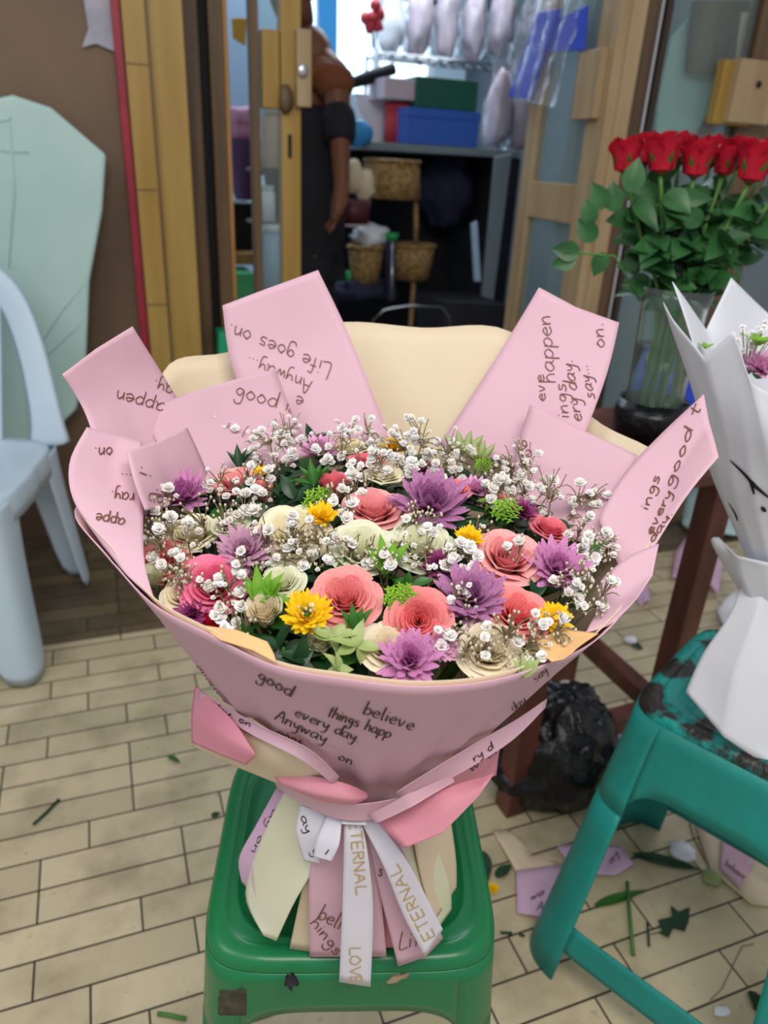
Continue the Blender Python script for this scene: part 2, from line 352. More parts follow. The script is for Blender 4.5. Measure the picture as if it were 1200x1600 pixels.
# door frame
t = thing('trim_1', (0.19, FY, 0), None, None, kind='structure')
g = G(); g.box((0.098, FY - 0.035, 0), (0.119, FY + 0.02, 2.6)); g.make('red_strip', 'red_paint', t, smooth=False, bevel=.002)
g = G(); g.box((0.121, FY - 0.055, 0), (0.178, FY + 0.05, 2.6)); g.make('narrow_board', 'yellow_wood', t, smooth=False, bevel=.003)
g = G(); g.box((0.181, FY - 0.045, 0), (0.268, FY + 0.05, 2.6)); g.make('wide_board', 'yellow_wood', t, smooth=False, bevel=.003)
g = G()
for z in (0.52, 0.72, 1.02, 1.31): g.box((0.122, FY - 0.0565, z), (0.177, FY - 0.054, z + 0.0025))
g.box((0.176, FY - 0.058, 0.45), (0.182, FY - 0.05, 2.5))
g.make('joint_line', 'brown_wood', t, smooth=False)
t = thing('trim_2', (0.34, 2.38, 0), None, None, kind='structure')
g = G(); g.box((0.272, 2.36, 0), (0.318, 2.42, 2.6)); g.make('jamb_board', 'brown_wood', t, smooth=False, bevel=.003)
g = G(); g.box((0.318, 2.40, 0), (0.345, 2.44, 2.6)); g.make('jamb_gap', 'black', t, smooth=False)
g = G(); g.box((0.345, 2.36, 0), (0.383, 2.42, 2.6)); g.make('jamb_post', 'brown_wood', t, smooth=False, bevel=.003)
g = G(); g.box((0.384, 2.37, 0), (0.398, 2.43, 2.6)); g.make('jamb_edge', 'orange_wood', t, smooth=False, bevel=.003)

# folding glazed door, left leaf
def yb(g, x0, y0, x1, y1, Y, d, i=0):               # board on the plane Y, given by its pixel box on the photograph's vertical lines
    a = ony(x0, y0, Y); b = ony(x1, y1, Y); g.box((min(a.x, b.x), Y, min(a.z, b.z)), (max(a.x, b.x), Y + d, max(a.z, b.z)), i)
def X(px, py, Y): return ony(px, py, Y).x
t = thing('door_1', (0.6, 2.3, 0), None, None, kind='structure')
Yd = 2.30
xa, xb = X(391, 100, Yd), X(405, 100, Yd); xc, xd = X(437, 100, Yd), X(468, 100, Yd)
g = G(); g.box((xa, Yd, 0.05), (xb, Yd + .04, 2.4)); g.make('door_stile', 'brown_wood', t, smooth=False, bevel=.003)
g = G(); g.box((xc, Yd - .02, 0.05), (xd, Yd + .03, 2.4)); g.make('door_stile', 'yellow_wood', t, smooth=False, bevel=.004)
g = G(); g.box((xb, Yd + .005, 0.05), (xc, Yd + .03, 0.25)); g.make('bottom_rail', 'yellow_wood', t, smooth=False, bevel=.003)
g = G(); g.box((xb, Yd + .015, 0.25), (xc, Yd + .02, 2.4)); g.make('glass_pane', 'glass', t, smooth=False)
g = G(); yb(g, 409, 44, 438, 170, Yd - .01, .05); g.make('lock_block', 'yellow_wood', t, smooth=False, bevel=.003)
g = G(); yb(g, 464, 44, 487, 168, Yd - .05, .06); lb = g.make('latch_block', 'pale_wood', t, smooth=False, bevel=.003)
g = G(); p = ony(473, 110, Yd - .055); g.blob(p, (.014, .006, .018)); g.make('keyhole_plate', 'chrome', lb)
g = G(); yb(g, 450, 210, 456, 247, Yd - .022, .004); g.make('mortise_slot', 'black', t, smooth=False)
g = G(); p = ony(447, 155, Yd - .035); g.blob(p, (.02, .012, .035), amp=.3); g.make('rope_loop', 'brown_wood', t)

# right leaf of the door: swung outward, hinge at the jamb
Hx, Hy = 1.305, FY
dirv = Vector((-0.09, -0.996, 0))
def onp(px, py, a=Vector((Hx, Hy, 0)), d=dirv):     # pixel -> point on the vertical plane of the leaf
    n_ = Vector((-d.y, d.x, 0)); v = ray(px, py); return CP + v * ((a - CP).dot(n_) / v.dot(n_))
def alongz(P): return (P - Vector((Hx, Hy, 0))).dot(dirv), P.z
def leafbox(g, s0, s1, z0, z1, t0=0, t1=.035, i=0):
    n_ = Vector((dirv.y, -dirv.x, 0)) * -1
    A = Vector((Hx, Hy, 0)) + n_ * t0
    P = [A + dirv * s0 + Vector((0, 0, z0)), A + dirv * s1 + Vector((0, 0, z0)), A + dirv * s1 + Vector((0, 0, z1)), A + dirv * s0 + Vector((0, 0, z1))]
    g.prism(P, n_ * (t1 - t0), i)
s_end = alongz(onp(905, 300))[0]; s_in = alongz(onp(880, 330))[0]
z_r0 = onp(858, 345).z; z_r1 = onp(858, 285).z
t = thing('door_2', (Hx, Hy, 0), None, None, kind='structure')
s1 = alongz(onp(826, 300))[0]
s2 = alongz(onp(906, 250))[0]
g = G(); leafbox(g, 0, s1, .05, 2.4); g.make('door_stile', 'pale_wood', t, smooth=False, bevel=.003)
s3 = s2 + 0.1
g = G(); leafbox(g, s2, s3, .05, 2.4); g.make('door_stile', 'pale_wood', t, smooth=False, bevel=.003)
g = G(); leafbox(g, s1, s2, z_r0, z_r1, .003, .032); g.make('middle_rail', 'pale_wood', t, smooth=False, bevel=.003)
g = G(); leafbox(g, s1, s2, .05, .2, .003, .032); g.make('bottom_rail', 'pale_wood', t, smooth=False, bevel=.003)
g = G(); leafbox(g, s1, s2, z_r1, 2.4, .014, .019); g.make('glass_pane', 'glass', t, smooth=False)
g = G(); leafbox(g, s1, s2, .2, z_r0, .014, .019); g.make('glass_pane', 'glass', t, smooth=False)
g = G(); P = onp(908, 140); s4 = alongz(P)[0]; leafbox(g, s4, s4 + .12, onp(910, 188).z, onp(910, 84).z, -.02, .0); g.make('lock_block', 'pale_wood', t, smooth=False, bevel=.003)
E_near = Vector((Hx, Hy, 0)) + dirv * s3
# end post and the second leaf of the folding door
YR = E_near.y - 0.01
t = thing('door_3', (E_near.x + .3, YR, 0), None, None, kind='structure')
g = G(); g.box((X(960, 200, YR), YR, .03), (X(982, 200, YR), YR + .05, 2.4)); g.make('door_stile', 'pale_wood', t, smooth=False, bevel=.003)
g = G(); g.box((X(982, 200, YR), YR + .01, .03), (X(1018, 200, YR), YR + .05, 2.4)); g.make('dark_stile', 'brown_wood', t, smooth=False, bevel=.003)
g = G(); xw = X(1000, 200, YR); g.box((xw - .0, YR - .004, .5), (xw + .006, YR + .012, 2.4)); g.make('chrome_strip', 'chrome', t, smooth=False, label='thin shiny metal strip on the dark stile')
g = G(); g.box((X(1010, 200, YR), YR, .03), (X(1019, 200, YR), YR + .05, 2.4)); g.make('black_seal', 'dark_wood', t, smooth=False)
g = G(); g.box((X(1019, 200, YR), YR + .02, .3), (X(1152, 200, YR), YR + .025, 2.4)); g.make('glass_pane', 'glass', t, smooth=False)
g = G(); g.box((X(1019, 200, YR), YR, .03), (X(1152, 200, YR), YR + .05, .3)); g.make('bottom_rail', 'pale_wood', t, smooth=False, bevel=.003)
g = G(); g.box((X(1152, 200, YR), YR, .03), (X(1215, 200, YR), YR + .05, 2.4)); g.make('door_stile', 'brown_wood', t, smooth=False, bevel=.003)
g = G(); yb(g, 1135, 92, 1172, 198, YR - .02, .03); g.make('lock_block', 'yellow_wood', t, smooth=False, bevel=.003)
g = G(); yb(g, 1160, 90, 1200, 196, YR - .045, .035); lb = g.make('latch_block', 'pale_wood', t, smooth=False, bevel=.003)
g = G(); g.blob(ony(1186, 132, YR - .047), (.009, .004, .009)); g.make('keyhole_plate', 'black', lb)
g = G()
P = [ony(*q, YR + .08) for q in ((1088, 0), (1077, 114), (1150, 118), (1160, 60), (1175, 0))]; g.prism(P, (0, .02, 0))
g.make('hanging_board', 'brown_wood', None, smooth=False, bevel=.002, label='brown wooden board hung behind the glass above the red roses', cat='board')
g = G(); P = [ony(*q, YR + .07) for q in ((1160, 20), (1192, 15), (1180, 92), (1150, 95))]; g.prism(P, (0, .004, 0))
g.make('paper_notice', 'cream', None, smooth=False, label='pale yellowish paper stuck behind the glass at the top right', cat='paper')
g = G(); P = [ony(*q, YR + .12) for q in ((1050, 60), (1075, 30), (1120, 110), (1110, 170), (1080, 220), (1022, 240), (1030, 150))]; g.prism(P, (0, .01, 0))
g.make('teal_sheet', 'teal_film', None, smooth=False, label='crumpled pale teal wrap seen through the glass above the roses', cat='wrapping sheet')
g = G(); a_ = ony(1050, 252, YR + .15); b_ = ony(1165, 252, YR + .15); g.box((a_.x, YR + .14, b_.z - .035), (b_.x, YR + .34, b_.z - .02)); g.make('ledge_board', 'pale_blue', smooth=False, label='pale blue ledge behind the glass carrying the soft toy', cat='shelf')
t = thing('pink_teddy', ony(1110, 215, YR + .2), 'dusty pink soft toy shape behind the glass above the red roses', 'soft toy')
g = G(); g.blob(ony(1118, 150, YR + .2), (.045, .035, .04)); g.make('toy_head', 'grey_pink', t)
g = G(); g.blob(ony(1092, 200, YR + .2), (.05, .04, .062)); g.make('toy_body', mat('dusty_brown_plush', '#8d6f68', .9), t)
g = G(); g.box((X(1019, 200, YR), YR + .35, 0), (2.4, YR + .4, 2.6)); struct('wall_recess', g, 'grey_wall')

# ================================================================ SHOP INTERIOR
def prismY(name, pts, Y, d, m, parent=None, bevel=.003, **kw):
    g = G(); g.prism([ony(*q, Y) for q in pts], (0, d, 0)); return g.make(name, m, parent, smooth=False, bevel=bevel, **kw)
YC = 3.05                                                  # counter
zc = ony(690, 228, YC).z
t = thing('counter', (ony(690, 228, YC).x, YC + .25, 0), 'dark shop counter holding the blue and green boxes', 'counter')
g = G(); g.box((X(565, 230, YC), YC, zc - .03), (X(815, 230, YC), YC + .55, zc)); g.make('counter_top', 'grey_wall', t, smooth=False, bevel=.004)
g = G(); g.box((X(790, 300, YC), YC + .02, 0), (X(812, 300, YC), YC + .5, zc - .03)); g.make('side_panel', 'dark', t, smooth=False, bevel=.004)
g = G(); g.box((X(565, 300, YC), YC + .5, 0), (X(815, 300, YC), YC + .53, zc - .03)); g.make('back_panel', 'dark', t, smooth=False)
def zbox(name, x0, x1, ytop, Y, d, m, z0, lid=None, **kw):
    a = ony(x0, ytop, Y); b = ony(x1, ytop, Y)
    t = thing(name, ((a.x + b.x) / 2, Y + d / 2, z0), **kw)
    g = G(); g.box((a.x, Y, z0 + .001), (b.x, Y + d, a.z)); g.make('box_body', m, t, smooth=False, bevel=.003)
    if lid:
        g = G(); g.box((a.x - .004, Y - .004, a.z - lid), (b.x + .004, Y + d + .004, a.z + .003)); g.make('box_lid', m, t, smooth=False, bevel=.003)
    return a.z
zb = zbox('gift_box', 636, 751, 168, YC + .02, .25, 'blue', zc, .03, label='blue lidded gift box on the counter, under the dark green box', cat='box')
zbox('gift_box', 652, 749, 118, YC + .04, .22, 'green_card', zb + .004, None, label='dark green gift box stacked on the blue box', cat='box')
rx = ony(625, 220, YC + .15)
t = thing('hat_box', (rx.x, YC + .17, zc), 'round red hat box on the counter left of the blue box', 'box')
g = G(); zt = ony(625, 160, YC + .1).z; g.lathe([(0, .002), (.062, .002), (.062, zt - zc), (0, zt - zc)], (rx.x, YC + .17, zc), 28); g.make('box_body', 'red', t, bevel=0)
g = G(); g.lathe([(.064, zt - zc - .02), (.064, zt - zc + .004), (0, zt - zc + .004)], (rx.x, YC + .17, zc), 28); g.make('box_lid', 'red', t)
zbox('gift_box', 602, 650, 120, YC + .06, .2, 'grey_pink', zt + .006, None, label='greyish pink square box on top of the round red hat box', cat='box')

# wicker baskets
def basket(name, px0, px1, py0, py1, Y, m, label, flare=.85, handle=False, z_rest=None):
    a = ony(px0, py0, Y); b = ony(px1, py0, Y); lo = ony((px0 + px1) / 2, py1, Y).z
    cx = (a.x + b.x) / 2; r = (b.x - a.x) / 2; h = a.z - lo
    t = thing(name, (cx, Y + r * .8, lo), label, 'basket')
    g = G(); g.lathe([(0, 0), (r * flare, 0), (r * (flare + 1) / 2, h * .5), (r, h), (r * .95, h), (r * flare * .93, .01), (0, .01)], (cx, Y + r * .8, lo), 26, sy=.8); g.make('basket_body', m, t)
    g = G(); g.tube([Vector((cx + r * math.cos(q / 26 * 6.2832), Y + r * .8 + r * .8 * math.sin(q / 26 * 6.2832), lo + h)) for q in range(27)], .008, 6, cap=False); g.make('basket_rim', m, t)
    return t
basket('wicker_basket', 583, 668, 250, 312, YC - .12, 'wicker', 'tan wicker basket hung upright in front of the counter under the hat box', 1.12)
t2 = thing('wooden_leg_stand', (ony(650, 375, YC - .1).x, YC - .1, 0), 'thin tan wooden stand leg under the upper wicker basket', 'stand')
g = G(); g.tube([ony(650, 312, YC - .05), ony(650, 380, YC - .05)], .011, 6); g.tube([ony(650, 380, YC - .05), Vector((ony(650, 380, YC - .05).x, YC - .05, .01))], .011, 6); g.make('post', 'wicker', t2)
basket('wicker_basket', 552, 606, 388, 445, YC - .15, 'wicker', 'lower wicker basket with a white bag in it, left of the purple post', .8)
basket('wicker_basket', 622, 690, 386, 440, YC - .1, 'wicker', 'lower wicker basket right of the purple post', .8)
g = G(); g.blob(ony(580, 370, YC - .02), (.075, .05, .045), amp=.7, freq=2.4, k=20, j=12, seed=3); g.make('plastic_bag', 'white', label='crumpled white bag heaped in the lower left wicker basket', cat='bag')
g = G(); g.blob(ony(553, 275, YC - .1), (.035, .035, .06), amp=.2, k=16, j=10, seed=5); g.blob(ony(570, 290, YC - .1), (.04, .03, .055), amp=.5, k=16, j=10, seed=8); g.make('cloth_bundle', 'cream', label='cream cloth bundle tucked left of the upper wicker basket', cat='cloth')
t = thing('bucket', ony(550, 352, YC - .2), 'dark maroon bucket beside the standing person', 'bucket')
p = ony(550, 352, YC - .2); g = G(); g.lathe([(0, 0), (.06, 0), (.07, .09), (.066, .09), (.056, .005), (0, .005)], p); g.make('bucket_body', mat('maroon_plastic', '#4a1724', .5), t)
g = G(); g.lathe([(.068, .0), (.072, .0), (.072, .008), (.068, .008)], p); g.make('bucket_band', 'grey_pink', t)
for q, r_, lab in (((548, 435), .05, 'bright green plastic bowl low down beside the person'), ((612, 370), .03, 'small green plastic cup between the lower baskets')):
    p = ony(*q, YC - .05); g = G(); g.lathe([(0, 0), (r_ * .7, 0), (r_, r_), (r_ * .95, r_), (r_ * .65, .004), (0, .004)], p - Vector((0, 0, r_ / 2)), 20); g.make('plastic_bowl', mat('bright_green', '#1fa35a', .4), label=lab, cat='bowl')
prismY('post', [(605, 378), (618, 378), (618, 470), (605, 470)], YC - .18, .03, 'dark_blue', label='dark purple post between the two lower wicker baskets', cat='post')
t = thing('folded_wire_chair', ony(640, 520, YC - .5), 'chrome wire hoop chair frame low in the shop doorway', 'chair frame')
g = G(); g.tube([ony(x_, y_, YC - .5) for x_, y_ in ((580, 530), (583, 500), (600, 484), (640, 478), (690, 480), (702, 495), (704, 530))], .004, 6)
for q_ in ((580, 530), (704, 530)): a_ = ony(*q_, YC - .5); g.tube([a_, Vector((a_.x, a_.y, .004))], .004, 6); g.make('wire_hoop', 'chrome', t)
g = G(); g.tube([ony(613, 380, YC - .25), ony(612, 470, YC - .3)], .004, 6); g.make('wire_post', 'chrome', t)
prismY('storage_crate', [(692, 472), (790, 476), (790, 540), (692, 540)], YC - .35, .3, 'dark', label='dark grey crate standing on the floor under the counter', cat='crate')
prismY('leaning_board', [(775, 245), (800, 240), (770, 480), (752, 480)], YC - .15, .02, 'grey_wall', label='slanting grey board leaning under the right end of the counter', cat='board')
prismY('folded_sheet', [(737, 350), (746, 345), (752, 440), (742, 440)], YC - .16, .015, 'pale_blue', label='pale blue folded sheet standing left of the slanting grey board', cat='sheet')
g = G(); g.blob(ony(700, 300, YC + .3), (.12, .1, .14), amp=.5, k=20, j=12); g.make('dark_sack', 'dark_blue', label='dark blue sack in the shadow under the counter', cat='sack')
g = G(); g.blob(ony(570, 455, YC - .1), (.14, .06, .045), amp=.5, k=20, j=12, seed=4); g.make('crumpled_cloth', 'dark_blue', label='dark blue crumpled cloth on the floor beside the person', cat='cloth')
# black folded umbrella and papers
g = G(); g.tube([ony(550, 130, YC + .2), ony(575, 122, YC + .2), ony(616, 107, YC + .2)], [.02, .026, .022], 8); g.make('folded_umbrella', 'black', label='black folded umbrella lying on stacked papers left of the boxes', cat='umbrella')
prismY('paper_stack', [(556, 145), (602, 150), (600, 222), (572, 226)], YC + .25, .2, 'white', label='stack of white paper sheets left of the red hat box', cat='paper')
g = G(); g.blob(ony(556, 208, YC - .02), (.065, .05, .045), amp=.3, k=20, j=12); g.make('plastic_bag', 'sky_blue', label='bright sky blue plastic bag behind the person', cat='bag')
g = G(); P = [ony(*q, YC - .02) for q in ((545, 125), (552, 150), (580, 195), (540, 205))]; g.prism(P, (0, .02, 0)); g.make('clear_bag', 'film', label='clear plastic bag standing above the sky blue bag', cat='bag', smooth=False)

# wall shelves with wrapped stock
YS = 3.9
t = thing('wire_shelf', (1.6, YS, 1.2), 'long grey wire shelf on the back wall full of wrapped stock', 'shelf')
for py in (-60, 92):
    g = G(); z_ = ony(690, py, YS).z
    for k in range(4): g.tube([Vector((X(600, py, YS), YS + k * .09, z_)), Vector((X(840, py, YS), YS + k * .09, z_))], .006, 6)
    for k in range(14):
        xx = X(600, py, YS) + k * (X(840, py, YS) - X(600, py, YS)) / 13; g.tube([Vector((xx, YS, z_)), Vector((xx, YS + .27, z_))], .003, 5)
    g.make('shelf_rack', 'chrome', t)
for k, px in enumerate((602, 838)):
    g = G(); a = ony(px, 92, YS); g.tube([Vector((a.x, YS + .28, 0)), Vector((a.x, YS + .28, 2.3))], .01, 6); g.make('shelf_post', 'chrome', t)
wr = [(618, 30, 'white', 'leftmost wrapped white bundle on the wire shelf'), (662, 28, 'film', 'second clear wrapped bundle from the left on the wire shelf'),
      (705, 26, 'grey_pink', 'greyish wrapped bundle in the middle of the wire shelf'), (748, 28, 'film', 'clear wrapped bundle right of the middle of the wire shelf'),
      (792, 30, 'film', 'rightmost clear wrapped bundle on the wire shelf')]
def bundle(p, r, h, core, label, seed):
    t = thing('wrapped_bundle', p, label, 'bundle', group='wrapped bundles on the wire shelf')
    g = G(); g.blob(p + Vector((0, 0, h * .45)), (r * .7, r * .6, h * .42), amp=.6, freq=2, k=18, j=12, seed=seed); g.make('bundle_core', core, t)
    g = G()
    prof = [(r * .6, 0), (r * .95, h * .15), (r * .9, h * .5), (r * .5, h * .78), (r * .75, h)]
    k = 26; V = []
    for a, (rr, z) in enumerate(prof):
        for q in range(k):
            e = 1 + .16 * math.sin(q * 2.6 + seed + a) + .1 * noise.noise(Vector((q * .7, a, seed)))
            V.append(p + Vector((rr * e * math.cos(q / k * 6.2832), rr * e * math.sin(q / k * 6.2832) * .7, z)))
    g.add(V, [(a * k + q, a * k + (q + 1) % k, (a + 1) * k + (q + 1) % k, (a + 1) * k + q) for a in range(len(prof) - 1) for q in range(k)])
    g.make('clear_wrap', 'film', t)
for k, (px, py, c, lab) in enumerate(wr):
    p = ony(px, 92, YS + .05); p.y = YS + .14; p.z += .01; bundle(p, .085, .34, {'film': 'grey_pink'}.get(c, c), lab, k + 2)
for k, (px, lab) in enumerate(((775, 'wrapped pinkish bundle standing on the counter right of the boxes'), (808, 'clear wrapped bundle at the right end of the counter'))):
    p = ony(px, 222, YC + .3); p.z = zc + .002; bundle(p, .075, .36, 'grey_pink', lab, k + 9)
t = thing('red_flower', ony(582, 55, YS - .3), 'single red artificial flower against the bright back window', 'flower')
g = G()
for k, (dx, dz) in enumerate(((0, 0), (.03, .02), (-.03, .0), (.01, .05), (-.01, -.03), (.025, -.02))): g.blob(ony(582, 30, YS - .3) + Vector((dx, 0, dz)), .026, k=8, j=6, amp=.3, seed=k)
g.make('petals', 'red', t)
g = G(); g.tube([ony(582, 45, YS - .3), ony(582, 75, YS - .3)], .006, 6); g.make('stem', 'stem', t)
# bright window in the back wall
t = thing('window_1', (1.2, 4.95, 1.3), None, None, kind='structure')
g = G(); g.box((1.0, 4.97, 1.15), (2.1, 4.99, 2.5)); g.make('window_pane', mat('daylight_pane', '#d9efff', .4, emit=2.2), t, smooth=False)
g = G()
for x_ in (1.0, 1.36, 1.72, 2.08): g.box((x_ - .02, 4.93, 1.15), (x_ + .02, 4.97, 2.5))
for z_ in (1.15, 1.55, 2.0): g.box((1.0, 4.93, z_ - .015), (2.1, 4.97, z_ + .015))
g.make('window_frame', 'white', t, smooth=False)
prismY('curtain', [(497, -20), (528, -20), (526, 240), (508, 240)], 4.7, .03, mat('blue_curtain', '#2d86c0', .7), label='blue hanging curtain strip behind the person', cat='curtain')
# things seen between the jamb and the door leaf
YL = 2.9
prismY('yellow_sign', [(362, 28), (386, 28), (384, 72), (364, 60)], YL, .01, mat('mustard', '#c79a2a', .5), label='mustard yellow card hanging in the narrow gap beside the door', cat='card')
prismY('blue_backdrop', [(352, -40), (445, -40), (445, 200), (354, 200)], YL + .9, .01, 'pale_blue', label='pale blue sheet hanging behind the gap left of the door leaf', cat='sheet')
t = thing('lavender_bouquet', ony(380, 310, YL), 'lavender wrapped bouquet seen through the narrow gap beside the door', 'bouquet')
g = G()
for k in range(9): g.blob(ony(368 + (k % 3) * 11, 185 + (k // 3) * 22, YL + .05), (.032, .03, .035), amp=.4, k=12, j=8, seed=k)
g.make('blossoms', 'lilac_out', t)
g = G(); g.lathe([(.03, 0), (.05, .1), (.075, .2)], ony(380, 312, YL + .06), 20); g.make('wrapper', mat('purple_wrap', '#6a4a78', .6), t)
prismY('shelf_board', [(366, 396), (440, 396), (440, 414), (366, 414)], YL, .2, 'orange_wood', label='orange wooden board low in the gap beside the door', cat='board')
prismY('dark_crate', [(360, 318), (400, 318), (400, 395), (360, 395)], YL + .1, .2, 'black', label='black crate in the gap below the lavender bouquet', cat='crate')
prismY('green_carton', [(366, 428), (398, 428), (398, 475), (366, 475)], YL - .1, .2, mat('mint_green', '#4fc07a', .5), label='mint green carton low in the gap beside the door', cat='carton')
prismY('green_carton', [(342, 520), (360, 520), (360, 560), (342, 560)], 2.28, .08, mat('sea_green', '#1c9c6c', .5), label='sea green box behind the pink paper at the frame foot', cat='carton')
def bottle(px, py0, py1, r, m, cap, name, label, cat):
    a = ony(px, py1, 2.6); h = ony(px, py0, 2.6).z - a.z
    t = thing(name, a, label, cat)
    g = G(); g.lathe([(0, 0), (r, 0), (r, h * .82), (r * .6, h * .9), (0, h * .9)], a, 20); g.make('body', m, t)
    g = G(); g.lathe([(0, h * .9), (r * .9, h * .9), (r * .9, h), (0, h)], a, 20); g.make('cap', cap, t)
bottle(424, 168, 262, .032, mat('blush_paper', '#d8b3a4', .5), 'white', 'paper_tube', 'blush pink paper tube with white end seen through the left door glass', 'tube')
bottle(416, 290, 345, .03, 'white', 'white', 'white_canister', 'white canister below the blush tube behind the left door glass', 'canister')
bottle(427, 350, 460, .034, 'pale_blue', 'white', 'pale_blue_bottle', 'pale blue bottle low behind the left door glass', 'bottle')
prismY('shelf_stand', [(393, 262), (445, 262), (445, 268), (393, 268)], 2.62, .1, 'brown_wood', label='small brown shelf carrying the blush paper tube', cat='shelf')
prismY('shelf_stand', [(393, 345), (445, 345), (445, 350), (393, 350)], 2.62, .1, 'brown_wood', label='small brown shelf carrying the white canister', cat='shelf')
# blue bag in clear film hanging on the right leaf
t = thing('hanging_blue_bag', onp(865, 160) + Vector((-.03, 0, 0)), 'royal blue folded bags in clear film hanging on the right door leaf', 'bag')
def op2(px, py, d=.03): return onp(px, py) - Vector((d, 0, 0))
g = G(); g.prism([op2(*q) for q in ((858, 22), (892, 16), (842, 158), (812, 152))], (-.012, 0, 0)); g.make('blue_fold', 'royal_blue', t, smooth=False, bevel=.002)
g = G(); g.prism([op2(*q, .02) for q in ((885, 30), (930, 10), (925, 80), (870, 82))], (-.008, 0, 0)); g.make('blue_fold', 'royal_blue', t, smooth=False, bevel=.002)
V = []; nu, nv = 14, 18
A_, B_, C_, D_ = op2(850, -20, .05), op2(940, -20, .05), op2(898, 170, .055), op2(822, 158, .055)
for j in range(nv + 1):
    for i in range(nu + 1):
        p = A_.lerp(B_, i / nu).lerp(D_.lerp(C_, i / nu), j / nv); V.append(p + Vector((-.018 * math.sin(i * 1.7 + j * .2) * .6, .0, 0)) + Vector((-.012 * noise.noise(p * 30), 0, 0)))
mesh('clear_wrap', V, [(j * (nu + 1) + i, j * (nu + 1) + i + 1, (j + 1) * (nu + 1) + i + 1, (j + 1) * (nu + 1) + i) for j in range(nv) for i in range(nu)], 'film', t)

# grey patterned paper on the wall, big teal wrapped board
g = G(); g.prism([ony(*q, FY - .012) for q in ((126, -30), (180, -30), (182, 82), (150, 68), (128, 74), (138, 45))], (0, .003, 0))
wp = g.make('wall_poster', mat('grey_printed_paper', '#a9a8b4', .5, '#8e8d9a', 14), smooth=False, label='torn grey paper pinned on the plywood wall beside the red strip', cat='poster')
t = thing('wrapped_board', ony(60, 620, 2.2), 'large pale teal film wrapped board leaning on the wall behind the chair', 'board')
YT = 2.2
OUT = [(-160, 260), (-60, 170), (0, 152), (20, 148), (80, 168), (166, 242), (160, 330), (140, 440), (135, 560), (120, 640), (60, 700), (-160, 720)]
g = G(); P = [ony(*q, YT) for q in OUT]; g.prism(P, (0, .05, 0)); g.make('board_core', 'teal_film', t, smooth=False, bevel=.008)
g = G()
for pl in (((15, 190), (22, 300), (14, 420)), ((0, 236), (45, 238)), ((60, 545), (100, 480), (135, 440)), ((70, 560), (110, 520), (130, 500)), ((0, 190), (18, 185))):
    g.tube([ony(a, b, YT - .001) for a, b in pl], [.0008] + [.003] * (len(pl) - 2) + [.0008] if len(pl) > 2 else .002, 6)
g.make('film_crease', 'teal_film', t)
for ob in (wp,): pass
for nm, tl in (('wrapped_board', 0),): pass

# ================================================================ WHITE CHAIR
def white_chair():
    base = Vector((-0.41, 1.82, 0)); a = math.radians(-15); ex = Vector((math.cos(a), math.sin(a), 0)); ey = Vector((-math.sin(a), math.cos(a), 0))
    def W(x, y, z): return base + ex * x + ey * y + Vector((0, 0, z))
    t = thing('plastic_chair', base, 'pale white plastic garden chair cut off by the left frame edge', 'chair')
    # seat: rounded square sheet with a turned down apron
    def rr(x, y, s=1):  # superellipse ring
        return x * s, y * s
    g = G(); K = 56; rings = [(0.0, .425), (.6, .425), (.9, .432), (.985, .437), (1.0, .43), (1.01, .40), (1.01, .375)]
    V = []
    for s, z in rings:
        for q in range(K):
            th = q / K * 2 * math.pi; c, s_ = math.cos(th), math.sin(th); n_ = 5
            r = (abs(c) ** n_ + abs(s_) ** n_) ** (-1 / n_)
            V.append(W(.225 * r * c * s * (1 if s_ > 0 else 1.02), .215 * r * s_ * s, z))
    g.add(V, [(a_ * K + q, a_ * K + (q + 1) % K, (a_ + 1) * K + (q + 1) % K, (a_ + 1) * K + q) for a_ in range(len(rings) - 1) for q in range(K)])
    g.make('seat', 'white_plastic', t, solid=.004)
    # legs: L section shells flaring to the floor
    for sx in (-1, 1):
        for sy in (-1, 1):
            prof = [(.43, .0, .13), (.36, .0, .105), (.2, .012, .09), (.0, .03, .08)]
            V = []
            for z, o, wd in prof:
                cx_, cy_ = sx * (.222 + o), sy * (.212 + o)
                ring = [(cx_ - sx * wd, cy_), (cx_ - sx * wd * .5, cy_ + sy * .004), (cx_ - sx * .018, cy_ + sy * .004), (cx_, cy_ - sy * .014), (cx_ + sx * .003, cy_ - sy * wd * .5), (cx_, cy_ - sy * wd)]
                V += [W(x, y, z) for x, y in ring]
            k = 6
            mesh('leg', V, [(j * k + q, j * k + q + 1, (j + 1) * k + q + 1, (j + 1) * k + q) for j in range(len(prof) - 1) for q in range(k - 1)], 'white_plastic', t, solid=.006, sub=1)
    # back: outer arch band and slats
    def band(pts, wd, th=.012):
        P = [Vector((x, z, 0)) for x, z in pts]; n = 26; V = []
        for i in range(n + 1):
            p = cr(P, i / n); q = cr(P, min(1, i / n + .01)) - cr(P, max(0, i / n - .01)); nrm = Vector((-q.y, q.x, 0)).normalized()
            ww = wd(i / n) if callable(wd) else wd
            for s in (-.5, .5):
                e = p + nrm * ww * s; yy = .2 + (e.y - .43) * .28
                V += [W(e.x, yy, e.y)]
        return V, [(2 * i, 2 * i + 1, 2 * i + 3, 2 * i + 2) for i in range(n)]
    V, Fc = band([(.205, .42), (.195, .52), (.165, .68), (.11, .80), (0, .845), (-.11, .80), (-.165, .68), (-.195, .52), (-.205, .42)], lambda u: .075 + .05 * abs(2 * u - 1) ** 6)
    mesh('back_frame', V, Fc, 'white_plastic', t, solid=.014, sub=1)
    for x in (-.09, 0, .09):
        V, Fc = band([(x * .8, .43), (x * .9, .6), (x, .8)], .04)
        mesh('back_slat', V, Fc, 'white_plastic', t, solid=.01, sub=1)
white_chair()

